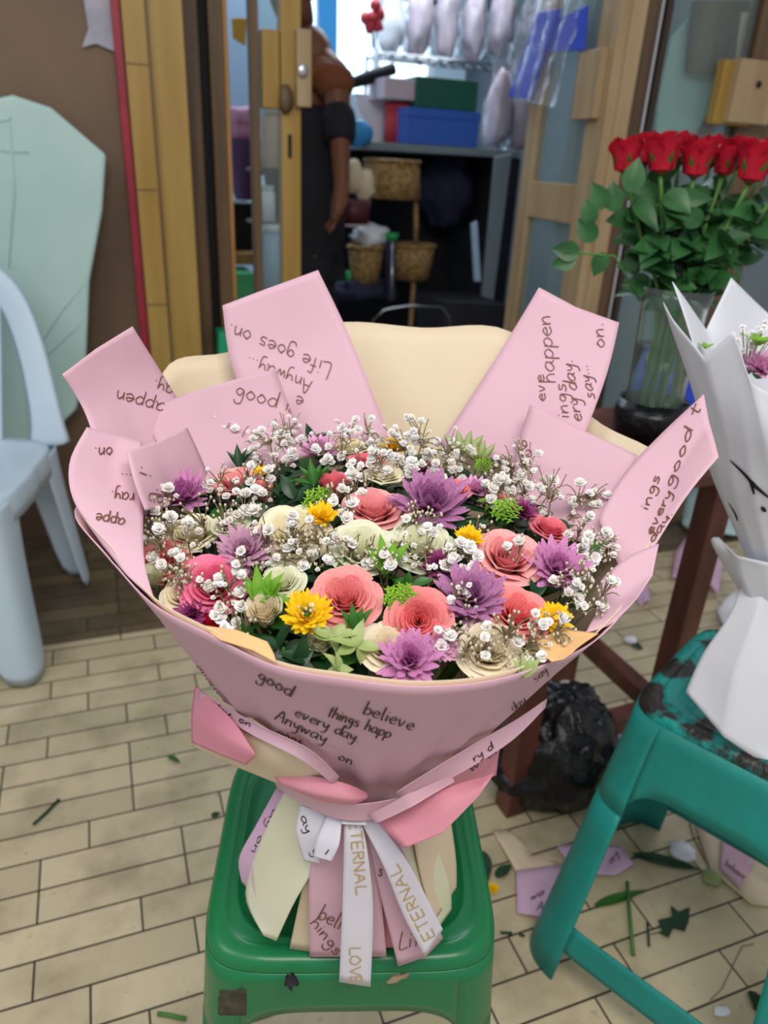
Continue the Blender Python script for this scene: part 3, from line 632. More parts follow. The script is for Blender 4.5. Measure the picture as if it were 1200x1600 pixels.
# ================================================================ STOOLS
def stool(name, c, ang, H, top, bot, m, label, stretcher=False, otop=.72, dirt=None, mtop=None, leg_px=.27):
    a = math.radians(ang); ex = Vector((math.cos(a), math.sin(a), 0)); ey = Vector((-math.sin(a), math.cos(a), 0)); c = Vector((c[0], c[1], 0))
    t = thing(name, c, label, 'stool')
    N = 160
    def ringpt(u, half, n_=6.5):                    # u 0..1 round the rounded square
        th = 2 * math.pi * u + math.pi / 4; cx_, s_ = math.cos(th), math.sin(th)
        r = (abs(cx_) ** n_ + abs(s_) ** n_) ** (-1 / n_); return cx_ * r * half, s_ * r * half
    # seat with a sunken panel
    rings = [(0, -.006), (.3, -.006), (.72, -.006), (.79, -.0055), (.815, -.001), (.84, .001), (.855, -.002), (.87, .0), (.94, .0), (.97, -.002), (.99, -.007), (1.0, -.02)]
    g = G(); V = []
    for s, dz in rings:
        for q in range(N):
            x, y = ringpt(q / N, top / 2 * s, 6.5 if s > .85 else 4.5); V.append(c + ex * x + ey * y + Vector((0, 0, H + dz)))
    g.add(V, [(j * N + q, j * N + (q + 1) % N, (j + 1) * N + (q + 1) % N, (j + 1) * N + q) for j in range(len(rings) - 1) for q in range(N)])
    g.make('seat', m, t, solid=.003)
    # shell: each side reads off its opening; material intervals per column
    def intervals(s, hw):                           # s = -1..1 along a side
        if abs(s) > hw: return [(0, 1)]
        e = 1 - (abs(s) / hw) ** 6; ot = otop - .0 + (.0) ; o_hi = .35 + (ot - .35) * max(e, 0) ** .4
        if stretcher: return [(.14, .25), (o_hi, 1)]
        return [(o_hi if o_hi > .0 else 0, 1)]
    def P3(u, v):
        half = (bot + (top - bot) * v) / 2; x, y = ringpt(u, half); return c + ex * x + ey * y + Vector((0, 0, v * (H - .012)))
    legs = [G() for _ in range(4)]; side = G(); lowers = [G() for _ in range(4)]
    for q in range(N):
        um = (q + .5) / N; s = ((um * 4) % 1) * 2 - 1
        th = 2 * math.pi * um; 
        x, y = ringpt(um, 1); s = (y if abs(x) > abs(y) else x)
        hw = 1 - leg_px * 2
        def seg(gr, v0, v1, v0b=None, v1b=None, n=5):
            V = []
            for k in range(n + 1):
                V.append(P3(q / N, v0 + (v1 - v0) * k / n)); V.append(P3((q + 1) / N, (v0b if v0b is not None else v0) + ((v1b if v1b is not None else v1) - (v0b if v0b is not None else v0)) * k / n))
            gr.add(V, [(2 * k, 2 * k + 1, 2 * k + 3, 2 * k + 2) for k in range(n)])
        inside = abs(s) <= hw
        def ohi(u):
            x, y = ringpt(u, 1); s_ = (y if abs(x) > abs(y) else x); e = max(0, 1 - (abs(s_) / hw) ** 5)
            return (otop - .12) + .12 * e ** .5
        a0, a1 = ohi(q / N), ohi((q + 1) / N)
        if inside:
            seg(side, a0, 1, a1, 1)
            if stretcher: seg(lowers[(0 if x > 0 else 1) if abs(x) > abs(y) else (2 if y > 0 else 3)], .13, .235)
        else:
            seg(side, otop - .12, 1)
            li = (0 if x > 0 else 1) + (0 if y > 0 else 2); seg(legs[li], 0, otop - .12, n=7)
    side.make('skirt', m, t, solid=.003, weld=True)
    for L_ in legs: L_.make('leg', m, t, solid=.0035, weld=True)
    if stretcher:
        for lw in lowers: lw.make('stretcher', m, t, solid=.0035, weld=True)
    return t, ex, ey, c
gs, gex, gey, gc = stool('plastic_stool', (0.196, 0.548), -17.5, 0.45, 0.285, 0.345, 'green_plastic',
                         'dark green plastic stool under the big pink bouquet', otop=.885, leg_px=.135)
for q, sz, lab in (((360, 1565), (.012, .011), 'dark square patch of dirt on the green stool front'), ((455, 1543), (.007, .006), 'small dark scrap stuck on the green stool'), ((622, 1529), (.012, .003), 'thin dark twig scrap on the green stool')):
    pass

TT = mat('teal_top_grime', '#139790', 0.42, '#2a2622', 16, detail=9, bump=.5, bscale=60, lo=.46, hi=.53)
ts, tex, tey, tc = stool('plastic_stool', (0.775, 0.545), 27.5, 0.5, 0.275, 0.40, 'teal_plastic',
                         'teal plastic stool carrying the white wrapped bouquet', stretcher=True, otop=.80, leg_px=.16)
for ch in ts.children:
    if ch.name.startswith('seat'): ch.data.materials[0] = TT

# ================================================================ BOUQUET WRAPPING
tieC = Vector((CX, CY, 0))
wrapt = thing('bouquet_wrapping', (CX, CY, 0.452), 'pink and cream paper wrapping of the big bouquet, printed with brown script', 'bouquet wrapping')
RIM = [(430, 1040, -.19), (540, 1060, -.2), (650, 1072, -.2), (760, 1064, -.18), (850, 1038, -.155), (930, 1000, -.12), (985, 940, -.08), (1015, 870, -.04), (1040, 790, .02), (1030, 715, .08),
       (925, 655, .18), (800, 524, .26), (660, 517, .28), (540, 508, .28), (445, 528, .256), (350, 556, .24), (262, 574, .19), (222, 680, .085), (172, 748, .0), (116, 794, -.06), (165, 862, -.1), (235, 940, -.14), (330, 992, -.17)]
rimP = [S(*q) for q in RIM]
NR = 138
def rim(u):
    n = len(rimP); x = (u % 1) * n; i = int(x); f = x - i
    p0, p1, p2, p3 = rimP[(i - 1) % n], rimP[i % n], rimP[(i + 1) % n], rimP[(i + 2) % n]
    return 0.5 * ((2 * p1) + (p2 - p0) * f + (2 * p0 - 5 * p1 + 4 * p2 - p3) * f * f + (3 * p1 - p0 - 3 * p2 + p3) * f ** 3)
def cone(name, m, dr, top_extra, s0=0.0, solid=.0008):
    V = []; NV = 22; z0 = .585
    for j in range(NV + 1):
        s = s0 + (1 - s0) * j / NV
        for i in range(NR):
            p = rim(i / NR); d = Vector((p.x - CX, p.y - CY, 0)); R_ = d.length; d.normalize()
            rr = .07 + (R_ - .07) * (s - .02 * math.sin(math.pi * s)) + dr
            ru = .0025 * math.sin(i * .9) * math.sin(math.pi * min(1, s * 1.2))
            z = z0 + (p.z - z0 + top_extra * (1 if p.z > .86 else .2)) * s
            V.append(Vector((CX, CY, z)) + d * (rr + ru))
    Fc = [(j * NR + i, j * NR + (i + 1) % NR, (j + 1) * NR + (i + 1) % NR, (j + 1) * NR + i) for j in range(NV) for i in range(NR)]
    o = mesh(name, V, Fc, m, wrapt, solid=solid); o_v[o.name] = (V, Fc); return o
outer = cone('outer_wrap', 'pink', 0.0, -.002)
inner = cone('inner_wrap', 'cream', -.0035, .004)
# paper flaps
fl = {}
def flap(key, rows, m='pink', **kw):
    fl[key] = sheet('paper_flap', rows, m, wrapt, seed=len(fl) * 3 + 1, **kw); return fl[key]
flap('far_left', [[(97, 585, .03), (150, 545, .07), (207, 510, .10)], [(135, 650, .03), (190, 620, .075), (262, 600, .12)], [(160, 745, -.02), (240, 740, .04), (330, 710, .10)]])
flap('left_low', [[(135, 668, .0), (185, 680, .015), (222, 690, .02)], [(109, 722, -.035), (170, 745, -.025), (222, 780, -.035)], [(115, 786, -.067), (180, 830, -.085), (226, 870, -.105)], [(160, 853, -.092), (198, 895, -.118), (242, 938, -.134)]])
flap('mid_left', [[(221, 640, .09), (330, 603, .14), (431, 576, .18)], [(250, 700, .06), (350, 660, .12), (455, 640, .16)], [(300, 780, .03), (400, 740, .08), (490, 710, .13)]])
flap('low_left', [[(197, 705, -.02), (245, 690, .02), (292, 668, .06)], [(210, 755, -.045), (258, 735, .01), (314, 715, .06)], [(226, 798, -.06), (275, 790, .01), (335, 765, .06)]])
flap('back_left', [[(348, 477, .225), (420, 450, .235), (497, 422, .24)], [(365, 580, .20), (460, 560, .21), (555, 545, .215)], [(420, 700, .15), (520, 690, .16), (612, 690, .165)]])
flap('back_right', [[(842, 449, .24), (900, 480, .225), (967, 504, .205)], [(775, 560, .215), (860, 580, .19), (943, 600, .165)], [(685, 695, .17), (780, 720, .14), (880, 760, .09)]])
flap('mid_right', [[(828, 632, .15), (910, 672, .115), (996, 712, .075)], [(808, 700, .125), (890, 740, .08), (972, 775, .035)], [(800, 790, .075), (860, 830, .03), (945, 860, -.02)]])
flap('far_right', [[(1100, 616, .06), (1108, 660, .045), (1123, 714, .01)], [(1030, 680, .06), (1060, 730, .03), (1072, 775, -.005)], [(975, 740, .045), (1005, 790, .01), (1020, 858, -.03)], [(935, 810, .005), (960, 870, -.03), (985, 925, -.065)]])
flap('right_curl', [[(1030, 850, -.04), (1020, 900, -.065), (995, 935, -.085)], [(985, 870, -.045), (980, 930, -.075), (955, 975, -.10)], [(940, 905, -.055), (930, 960, -.085), (915, 990, -.105)]], m='pink')
flap('right_glow_fold', [[(838, 1000, -.135), (880, 983, -.12), (935, 990, -.118)], [(845, 1018, -.15), (875, 1022, -.147), (905, 1010, -.14)], [(862, 1034, -.160), (880, 1030, -.156), (895, 1020, -.148)]], m='cream_glow', wav=.0003)  # rim patch coloured as cream paper with light glowing through
flap('left_glow_fold', [[(318, 978, -.155), (370, 985, -.165), (418, 1003, -.176)], [(330, 990, -.168), (385, 1003, -.176), (428, 1022, -.184)], [(345, 1000, -.176), (395, 1016, -.183), (432, 1036, -.189)]], m='cream_glow', wav=.0003)
# lower folds round the waist
flap('waist_left', [[(306, 1076, -.062), (380, 1115, -.105), (450, 1160, -.135), (505, 1212, -.125)], [(299, 1120, -.070), (350, 1165, -.11), (420, 1195, -.13), (500, 1225, -.12)], [(300, 1166, -.075), (350, 1192, -.10), (430, 1222, -.11), (500, 1240, -.10)]], m='cream', smooth_u=True)
flap('waist_left_pink', [[(304, 1074, -.063), (360, 1120, -.11), (392, 1165, -.135)], [(299, 1120, -.072), (345, 1150, -.12), (398, 1180, -.14)], [(300, 1160, -.076), (340, 1178, -.115), (385, 1196, -.13)]], m='deep_pink', smooth_u=True)
flap('waist_left_strip', [[(310, 1080, -.07), (400, 1130, -.125), (480, 1170, -.148), (530, 1215, -.14)], [(308, 1095, -.072), (390, 1145, -.125), (465, 1185, -.148), (520, 1226, -.136)]], m='pink', smooth_u=True)
flap('waist_roll', [[(425, 1205, -.11), (490, 1212, -.128), (540, 1224, -.135), (575, 1240, -.125)], [(435, 1222, -.12), (490, 1240, -.138), (545, 1250, -.143), (574, 1246, -.13)], [(450, 1228, -.11), (500, 1250, -.125), (550, 1257, -.13), (572, 1250, -.12)]], m='deep_pink', smooth_u=True, wav=.0005)
flap('waist_collar', [[(428, 1218, -.10), (495, 1248, -.125), (560, 1256, -.132), (640, 1240, -.12), (720, 1195, -.085)], [(432, 1230, -.10), (500, 1270, -.12), (565, 1282, -.128), (645, 1262, -.115), (725, 1212, -.08)]], m='pink', smooth_u=True, wav=.0005)
flap('waist_right', [[(855, 1092, -.05), (780, 1140, -.09), (700, 1190, -.122), (620, 1240, -.135)], [(852, 1106, -.055), (790, 1165, -.095), (712, 1215, -.12), (630, 1255, -.13)]], m='pink', smooth_u=True)
flap('waist_right_back', [[(800, 1130, -.06), (770, 1160, -.08), (700, 1200, -.10)], [(782, 1165, -.06), (770, 1190, -.08), (700, 1225, -.10)], [(775, 1212, -.06), (740, 1222, -.08), (690, 1240, -.09)]], m='deep_pink')
flap('corner_fold', [[(580, 1275, -.125), (680, 1235, -.135), (772, 1208, -.13)], [(605, 1300, -.14), (700, 1262, -.148), (762, 1222, -.142)], [(632, 1324, -.15), (690, 1300, -.152), (752, 1238, -.145)]], m='deep_pink')
flap('corner_roll', [[(575, 1272, -.128), (635, 1240, -.14), (706, 1212, -.13)], [(588, 1284, -.14), (645, 1258, -.15), (710, 1222, -.138)]], m='pink')

# stem skirt, resting on the stool
sk = {}
def skirt(key, rows, m, **kw):
    sk[key] = sheet('skirt_panel', rows, m, wrapt, seed=20 + len(sk), wav=.0006, **kw); return sk[key]
skirt('lilac', [[(432, 1232, -.06), (450, 1240, -.075)], [(400, 1290, -.06), (425, 1300, -.08)], [(374, 1340, -.055), (395, 1350, -.08)], [(378, 1378, -.06), (400, 1400, -.085)]], 'lilac')
skirt('cream_left', [[(445, 1235, -.085), (520, 1262, -.105)], [(405, 1320, -.082), (505, 1330, -.108)], [(384, 1400, -.078), (460, 1410, -.112)], [(412, 1462, -.105), (432, 1470, -.112)]], 'pale_green_cream', smooth_u=False)
skirt('cream_mid', [[(500, 1262, -.095), (545, 1270, -.1)], [(480, 1350, -.1), (540, 1350, -.104)], [(452, 1483, -.105), (500, 1489, -.108)]], 'cream')
skirt('printed', [[(500, 1270, -.104), (575, 1275, -.108)], [(484, 1360, -.110), (590, 1350, -.114)], [(484, 1496, -.113), (604, 1494, -.117)]], 'pink')
skirt('mid_pink', [[(560, 1275, -.10), (610, 1275, -.10)], [(585, 1370, -.104), (640, 1370, -.104)], [(590, 1480, -.108), (655, 1480, -.106)]], 'deep_pink')
skirt('right_pink', [[(566, 1270, -.110), (600, 1272, -.110)], [(590, 1380, -.118), (655, 1380, -.113)], [(622, 1510, -.122), (665, 1495, -.117), (692, 1466, -.11)]], 'pink')
skirt('cream_right', [[(640, 1272, -.085), (700, 1255, -.06)], [(655, 1360, -.092), (712, 1340, -.055)], [(678, 1440, -.096), (713, 1386, -.05)]], 'cream')
skirt('cream_far', [[(600, 1272, -.09), (660, 1265, -.07)], [(640, 1380, -.10), (700, 1370, -.07)], [(676, 1462, -.102), (705, 1420, -.065)]], 'pale_green_cream')
# back half of the skirt closes the cone
V = []; n = 40
for j, (r, z) in enumerate(((.066, .585), (.075, .54), (.095, .49), (.10, .458))):
    for i in range(n + 1):
        a = math.radians(-60) + i / n * math.radians(250)
        e = 1 + .06 * math.sin(i * 1.3)
        V.append(Vector((CX, CY, z)) + (RT * math.cos(a) + FW * math.sin(a)) * r * e)
mesh('skirt_back', V, [(j * (n + 1) + i, j * (n + 1) + i + 1, (j + 1) * (n + 1) + i + 1, (j + 1) * (n + 1) + i) for j in range(3) for i in range(n)], 'cream', wrapt, solid=.0008)
# stems hidden in the grip
g = G(); random.seed(3)
for k in range(16):
    a = k / 16 * 6.283; r0 = .05 * (.5 + .5 * (k % 3) / 2)
    g.tube([Vector((CX + r0 * math.cos(a), CY + r0 * math.sin(a), .456)), Vector((CX + .02 * math.cos(a), CY + .02 * math.sin(a), .58)), Vector((CX + .12 * math.cos(a), CY + .12 * math.sin(a), .80))], .003, 5)
g.make('stem_bundle', 'stem', None, label='bundle of green stems tied inside the pink wrapping', cat='stems', kind='stuff')

# printed script
W_ = writing
W_([outer], 'believe', (566, 1112), (24, 8.5), (9, -19), 'dark_ink', .0012)
W_([outer], 'good', (402, 1058), (24, 13), (8, -17), 'dark_ink', .0013)
W_([outer], 'things happ', (510, 1116), (17.5, 6.4), (8, -16), 'dark_ink', .0012)
W_([outer], 'every day.', (460, 1116), (20, 8.6), (8, -15), 'dark_ink', .0012)
W_([outer], 'Anyway...', (430, 1122), (22, 10.5), (8, -15), 'dark_ink', .0012)
W_([outer], 'goes', (432, 1146), (18, 8), (7, -12), 'dark_ink', .0011)
W_([outer], 'on.', (527, 1184), (22, 9), (7, -12), 'dark_ink', .0010)
W_([outer], 'every day', (306, 1040), (12, 17), (12, -4), 'dark_ink', .0010)
W_([outer], 'things happen', (300, 1060), (9, 9), (9, -4), 'dark_ink', .0010)
W_([outer], 'say', (835, 1065), (12, -10), (-6, -12), 'dark_ink', .0008)
W_([outer], 'day', (800, 1110), (13, -9), (-6, -11), 'dark_ink', .0008)
W_([fl['back_left']], 'Life goes on.', (520, 570), (-26, -10.5), (-7, 25))
W_([fl['back_left']], 'Anyway...', (488, 596), (-23, -9), (-6, 22))
W_([fl['back_left']], 'e', (476, 622), (-24, -8), (-5, 24))
W_([fl['mid_left']], 'good t', (365, 618), (30, 9), (7, -26), 'ink')
W_([fl['mid_left']], 'happ', (445, 640), (28, 12), (5, -24), 'ink')
W_([fl['far_left']], 'appen', (260, 632), (-28, -8), (-6, 24))
W_([fl['far_left']], 'ay.', (272, 604), (-22, -8), (-6, 24))
W_([fl['left_low']], 'on.', (176, 700), (-22, 0), (-2, 22))
W_([fl['left_low']], '...', (207, 742), (-26, -2), (-2, 22))
W_([fl['left_low']], 'ray.', (210, 772), (-20, -2), (-2, 22))
W_([fl['left_low']], 'appe', (196, 812), (-20, -4), (-3, 20))
W_([fl['low_left']], 'i.', (216, 742), (8, -30), (22, 8))
W_([fl['low_left']], 'g.', (240, 786), (4, -30), (24, 6))
W_([fl['back_right']], 'happen', (868, 600), (-2.5, -32), (-26, 0))
W_([fl['back_right']], 'ings', (890, 655), (-3.5, -30), (-22, -2))
W_([fl['back_right']], 'ery day.', (910, 660), (-4, -25), (-22, -3))
W_([fl['back_right']], 'say...', (930, 625), (-5, -22), (-20, -4))
W_([fl['back_right']], 'on.', (945, 545), (-2, -30), (-22, -2))
W_([fl['back_right']], 'eve', (853, 628), (-2, -26), (-18, 0))
W_([fl['far_right']], 'good t', (1050, 765), (15, -42), (-14, -7))
W_([fl['far_right']], 'ings', (1012, 800), (11, -30), (-14, -6))
W_([fl['far_right']], 'every', (1018, 838), (13, -26), (-12, -7))
W_([fl['far_right']], 'day.', (1020, 850), (17, -24), (-10, -8))
W_([fl['mid_right']], 'go', (812, 690), (14, 26), (14, -10))
W_([fl['waist_right']], 'ry d', (740, 1190), (16, -11), (-5, -12), 'dark_ink', .0009)
W_([fl['waist_right_back']], 'w a', (735, 1205), (24, -18), (-4, -14), 'dark_ink', .0009)
W_([fl['waist_left_strip']], 'day. on', (330, 1105), (18, 9), (6, -10), 'dark_ink', .0009)
W_([sk['printed']], 'beli', (495, 1432), (22, 12), (12, -22), 'ink', .0012)
W_([sk['printed']], 'hings', (484, 1440), (17, 22), (16, -12), 'ink', .0012)
W_([sk['right_pink']], 'Life', (622, 1482), (27, -5), (3, -27), 'ink', .0011)
W_([sk['right_pink']], 's', (590, 1365), (14, 8), (4, -20), 'ink', .0011)
W_([sk['lilac']], 'ay on', (430, 1262), (-14, 26), (8, 8), 'dark_ink', .0009)

# ribbon
ribt = thing('satin_ribbon', (CX, CY, .5), 'white satin ribbon with gold letters tied round the bouquet stems', 'ribbon')
rb = {}
def rsheet(key, rows, **kw):
    rb[key] = sheet('ribbon_' + key, rows, 'satin', ribt, nu=6, nv=18, wav=.0004, seed=50 + len(rb), **kw); return rb[key]
rsheet('tail', [[(538, 1278, -.118), (562, 1275, -.118)], [(537, 1330, -.128), (574, 1330, -.128)], [(535, 1420, -.13), (583, 1420, -.13)], [(530, 1533, -.134), (579, 1541, -.134)]])
rsheet('tail', [[(560, 1276, -.118), (592, 1284, -.118)], [(598, 1350, -.13), (636, 1345, -.128)], [(630, 1430, -.131), (668, 1405, -.126)], [(664, 1494, -.131), (692, 1452, -.124)]])
rsheet('loop', [[(512, 1272, -.115), (534, 1278, -.12)], [(495, 1310, -.125), (530, 1318, -.132)], [(490, 1338, -.128), (518, 1345, -.134)]])
rsheet('loop', [[(470, 1258, -.105), (515, 1272, -.112)], [(462, 1300, -.112), (500, 1312, -.12)], [(475, 1345, -.115), (500, 1350, -.12)]])
rsheet('loop', [[(640, 1322, -.125), (690, 1300, -.11)], [(640, 1300, -.125), (705, 1268, -.10)]])
rsheet('knot', [[(535, 1266, -.118), (570, 1266, -.12)], [(533, 1288, -.126), (573, 1290, -.128)]])
a1, a2 = 'ribbon_tail', 'ribbon_tail.001'
writing([rb['tail']] if False else [bpy.data.objects['ribbon_tail']], 'ETERNAL', (546, 1283), (2.6, 28), (18, -2), 'gold', .0012, name='gold_lettering', sm=False, off=.001)
writing([bpy.data.objects['ribbon_tail']], 'LOVE', (546, 1478), (.5, 26), (18, -1), 'gold', .0012, name='gold_lettering', sm=False, off=.001)
writing([bpy.data.objects['ribbon_tail.001']], 'ETERNAL', (680, 1462), (-14.5, -28), (-17, 9), 'gold', .0012, name='gold_lettering', sm=False, off=.001)
writing([bpy.data.objects['ribbon_loop.002']], 'TA', (655, 1312), (24, -9), (5, -16), 'gold', .0012, name='gold_lettering', sm=False, off=.001)
writing([bpy.data.objects['ribbon_loop.001']], 'ay my', (470, 1275), (8, 24), (12, -6), 'dark_ink', .0009, sm=True, off=.001)
writing([bpy.data.objects['ribbon_loop']], 'r', (508, 1335), (10, -16), (6, -6), 'dark_ink', .0009, off=.001)

# ================================================================ FLOWERS
def domez(x, y):
    d = Vector((x - CX, y - CY, 0)); o = d.dot(FW); r = d.dot(RT); return .872 + .12 * o - .9 * o * o - .6 * r * r
def dome(px, py, lift=0):
    v = ray(px, py); t = .3
    for k in range(60):
        p = CP + v * t
        if p.z < domez(p.x, p.y) + lift: break
        t += .012
    lo, hi = t - .012, t
    for k in range(20):
        m_ = (lo + hi) / 2; p = CP + v * m_
        if p.z < domez(p.x, p.y) + lift: hi = m_
        else: lo = m_
    p = CP + v * hi; e = .004
    n_ = Vector((-(domez(p.x + e, p.y) - domez(p.x - e, p.y)) / (2 * e), -(domez(p.x, p.y + e) - domez(p.x, p.y - e)) / (2 * e), 1)).normalized()
    return p, n_
CACHE = {}
def petal(g, phi, r0, r1, h0, h1, wid, curl, i=0, nu=6, nv=6, cup=.5, tip=.0, seed=0):
    """one petal: grows from radius r0 height h0 to r1,h1 round the flower axis, wid = angular half width (rad)"""
    V = []
    for j in range(nv + 1):
        v = j / nv
        for a in range(nu + 1):
            u = 2 * a / nu - 1
            sh = math.sin(math.pi * (0.18 + .72 * v)) ** .6 if v < 1 else math.sin(math.pi * .9) ** .6
            edge = 1 - abs(u) ** 2.5 * .22 * v
            r = r0 + (r1 - r0) * (v ** 1.4) + curl * v ** 4
            z = h0 + (h1 - h0) * v * edge - curl * .55 * v ** 5 + tip * v * (1 - abs(u))
            ang = phi + u * wid * (.55 + .45 * v) * (1 - .25 * v ** 6)
            rr = r * (1 - cup * .08 * u * u) + .0006 * noise.noise(Vector((u * 3, v * 3, seed)))
            V.append(Vector((rr * math.cos(ang), rr * math.sin(ang), z)))
    g.add(V, [(j * (nu + 1) + a, j * (nu + 1) + a + 1, (j + 1) * (nu + 1) + a + 1, (j + 1) * (nu + 1) + a) for j in range(nv) for a in range(nu)], i)
def rose_bloom(seed, opn=1.0):
    """unit rose of radius 1 about, axis z, rim near z=0"""
    rnd = random.Random(seed); g = G(); ph = rnd.random() * 6
    L_ = [(2, .07, .08, .0, 1.5), (3, .13, .15, .01, 1.2), (3, .20, .23, .02, 1.2), (4, .29, .32, .02, 1.0), (4, .38, .42, .03, 1.0), (5, .48, .53, .05, .85), (5, .58, .65, .08, .88), (5, .70, .78, .15, .85), (6, .82, .90, .22, .78)]
    for li, (n, r0, r1, cu, wd) in enumerate(L_):
        for k in range(n):
            ph2 = ph + k * 2 * math.pi / n + rnd.uniform(-.15, .15)
            top = .0 + .045 * min(li, 5) - .05 * max(li - 5, 0) * (.4 + opn) + rnd.uniform(-.02, .03)
            petal(g, ph2, r0 * .5, r1 * rnd.uniform(.96, 1.04), -.8 + .02 * li, top, wd, cu * opn, 0 if li < 6 else 1, cup=.6, seed=seed + k + li)
        ph += 1.1
    for r in g.V: pass
    return g
def mums(seed, layers, wid, ln, ctr):
    rnd = random.Random(seed); g = G()
    for li, (n, el, length) in enumerate(layers):
        for k in range(n):
            a = 2 * math.pi * (k + .5 * (li % 2)) / n + rnd.uniform(-.08, .08); e = math.radians(el + rnd.uniform(-11, 11)); ll = length * rnd.uniform(.78, 1.08)
            d = Vector((math.cos(a) * math.cos(e), math.sin(a) * math.cos(e), math.sin(e))); sdv = Vector((-math.sin(a), math.cos(a), 0)); up = d.cross(sdv) * -1
            V = []
            for j in range(6):
                v = j / 5; wv = wid * math.sin(math.pi * (.2 + .68 * v)) * (1 if v < 1 else .5)
                cpt = d * (ll * v) + up * (-.16 * ll * v * v * (1 if el > 25 else .4)) - Vector((0, 0, .10 * (1 - v)))
                V += [cpt - sdv * wv + up * wv * .35, cpt - up * wv * .1, cpt + sdv * wv + up * wv * .35]
            g.add(V, [(3 * j + q, 3 * j + q + 1, 3 * j + q + 4, 3 * j + q + 3) for j in range(5) for q in range(2)], 0 if li >= len(layers) - 3 else 1)
    if ctr: g.blob((0, 0, .06), (ctr, ctr, ctr * .5), 0, 14, 8, amp=.2, freq=9)
    return g
def leaf_g(g, base, d, up, L_, wd, i=0, bend=.25, fold=.25, n=8):
    d = d.normalized(); sd = d.cross(up).normalized(); up = sd.cross(d).normalized(); V = []
    for j in range(n + 1):
        v = j / n; wv = wd * math.sin(math.pi * (.06 + .94 * v) ** .8) if j < n else 0.0002
        c = base + d * L_ * v - up * (bend * L_ * v * v)
        V += [c - sd * wv + up * wv * fold, c - sd * wv * .5 + up * wv * fold * .4, c, c + sd * wv * .5 + up * wv * fold * .4, c + sd * wv + up * wv * fold]
    g.add(V, [(5 * j + q, 5 * j + q + 1, 5 * j + q + 6, 5 * j + q + 5) for j in range(n) for q in range(4)], i)
def proto(kind, col, seed):
    key = (kind, col, seed)
    if key in CACHE: return CACHE[key]
    parts = []
    if kind in ('rose', 'bud'):
        g = rose_bloom(seed, 1.0 if kind == 'rose' else .25)
        if kind == 'bud': g.V = [Vector((v.x * .72, v.y * .72, v.z * 1.3)) for v in g.V]
        parts.append(('petals', g, [col + '_in', col + '_out']))
        s = G()
        for k in range(5):
            a = k * 1.2566; leaf_g(s, Vector((0, 0, -.86)), Vector((math.cos(a), math.sin(a), .25)), Vector((0, 0, 1)), .95, .14, bend=-.35)
        s.lathe([(.05, -1.05), (.2, -.95), (.24, -.82), (.1, -.78)], (0, 0, 0), 12)
        parts.append(('sepals', s, ['leaf']))
    elif kind == 'mum':
        g = mums(seed, [(15, 2, 1.0), (15, 14, .97), (14, 27, .86), (12, 42, .72), (10, 58, .58), (8, 72, .46), (5, 82, .34)], .155, 1, 0)
        parts.append(('petals', g, [col + '_in', col + '_out']))
        s = G(); s.lathe([(.05, -.45), (.2, -.35), (.34, -.12), (.2, -.05)], (0, 0, 0), 14); parts.append(('calyx', s, ['leaf']))
    elif kind == 'daisy':
        g = mums(seed, [(18, 6, 1.0), (18, 20, .92), (16, 34, .78), (13, 50, .6)], .16, 1, .28)
        parts.append(('petals', g, ['yellow_out', 'yellow_in']))
        s = G(); s.blob((0, 0, .16), (.17, .17, .1), 0, 14, 8, amp=.3, freq=12); parts.append(('flower_center', s, ['yellow_in'] if seed % 2 else ['leaf']))
    objs = []
    for nm, g, ms in parts:
        me = bpy.data.meshes.new(nm); me.from_pydata(g.V, [], g.F)
        for q in ms: me.materials.append(M[q])
        if len(ms) > 1: me.polygons.foreach_set('material_index', g.I)
        me.polygons.foreach_set('use_smooth', [True] * len(me.polygons)); me.update(); objs.append((nm, me))
    CACHE[key] = objs; return objs
def place(name, kind, col, seed, P, n_, rad, label, cat, group, spin=0, squash=1):
    t = link(bpy.data.objects.new(name, None)); t.empty_display_size = .02
    t.rotation_mode = 'QUATERNION'
    t.rotation_quaternion = n_.to_track_quat('Z', 'Y') @ Quaternion((0, 0, 1), spin)
    t.location = P; t.scale = (rad, rad, rad * squash); props(t, label, cat, group)
    for nm, me in proto(kind, col, seed):
        o = link(bpy.data.objects.new(nm, me)); o.parent = t
    return t
toCam = lambda p: (CP - p).normalized()
FL = []   # (px,py) and nickname of flowers, used to describe the sprigs
def flower(px, py, wpx, name, kind, col, seed, nick, label, cat, group, face=.25, lift=0.0, squash=1):
    p, n_ = dome(px, py, lift); dep = (RM.transposed() @ (p - CP)).z * -1
    r = wpx / 2 * dep / F * 1.1
    n2 = (n_ * (1 - face) + toCam(p) * face).normalized()
    place(name, kind, col, seed, p, n2, r / (1.0 if kind != 'bud' else .78), label, cat, group, spin=seed * 1.7 + px * .01, squash=squash)
    FL.append((px, py, nick))
RG = 'pink and coral roses in the big bouquet'; CG = 'cream roses in the big bouquet'; MG = 'purple chrysanthemums in the big bouquet'; YG = 'yellow chrysanthemums in the big bouquet'
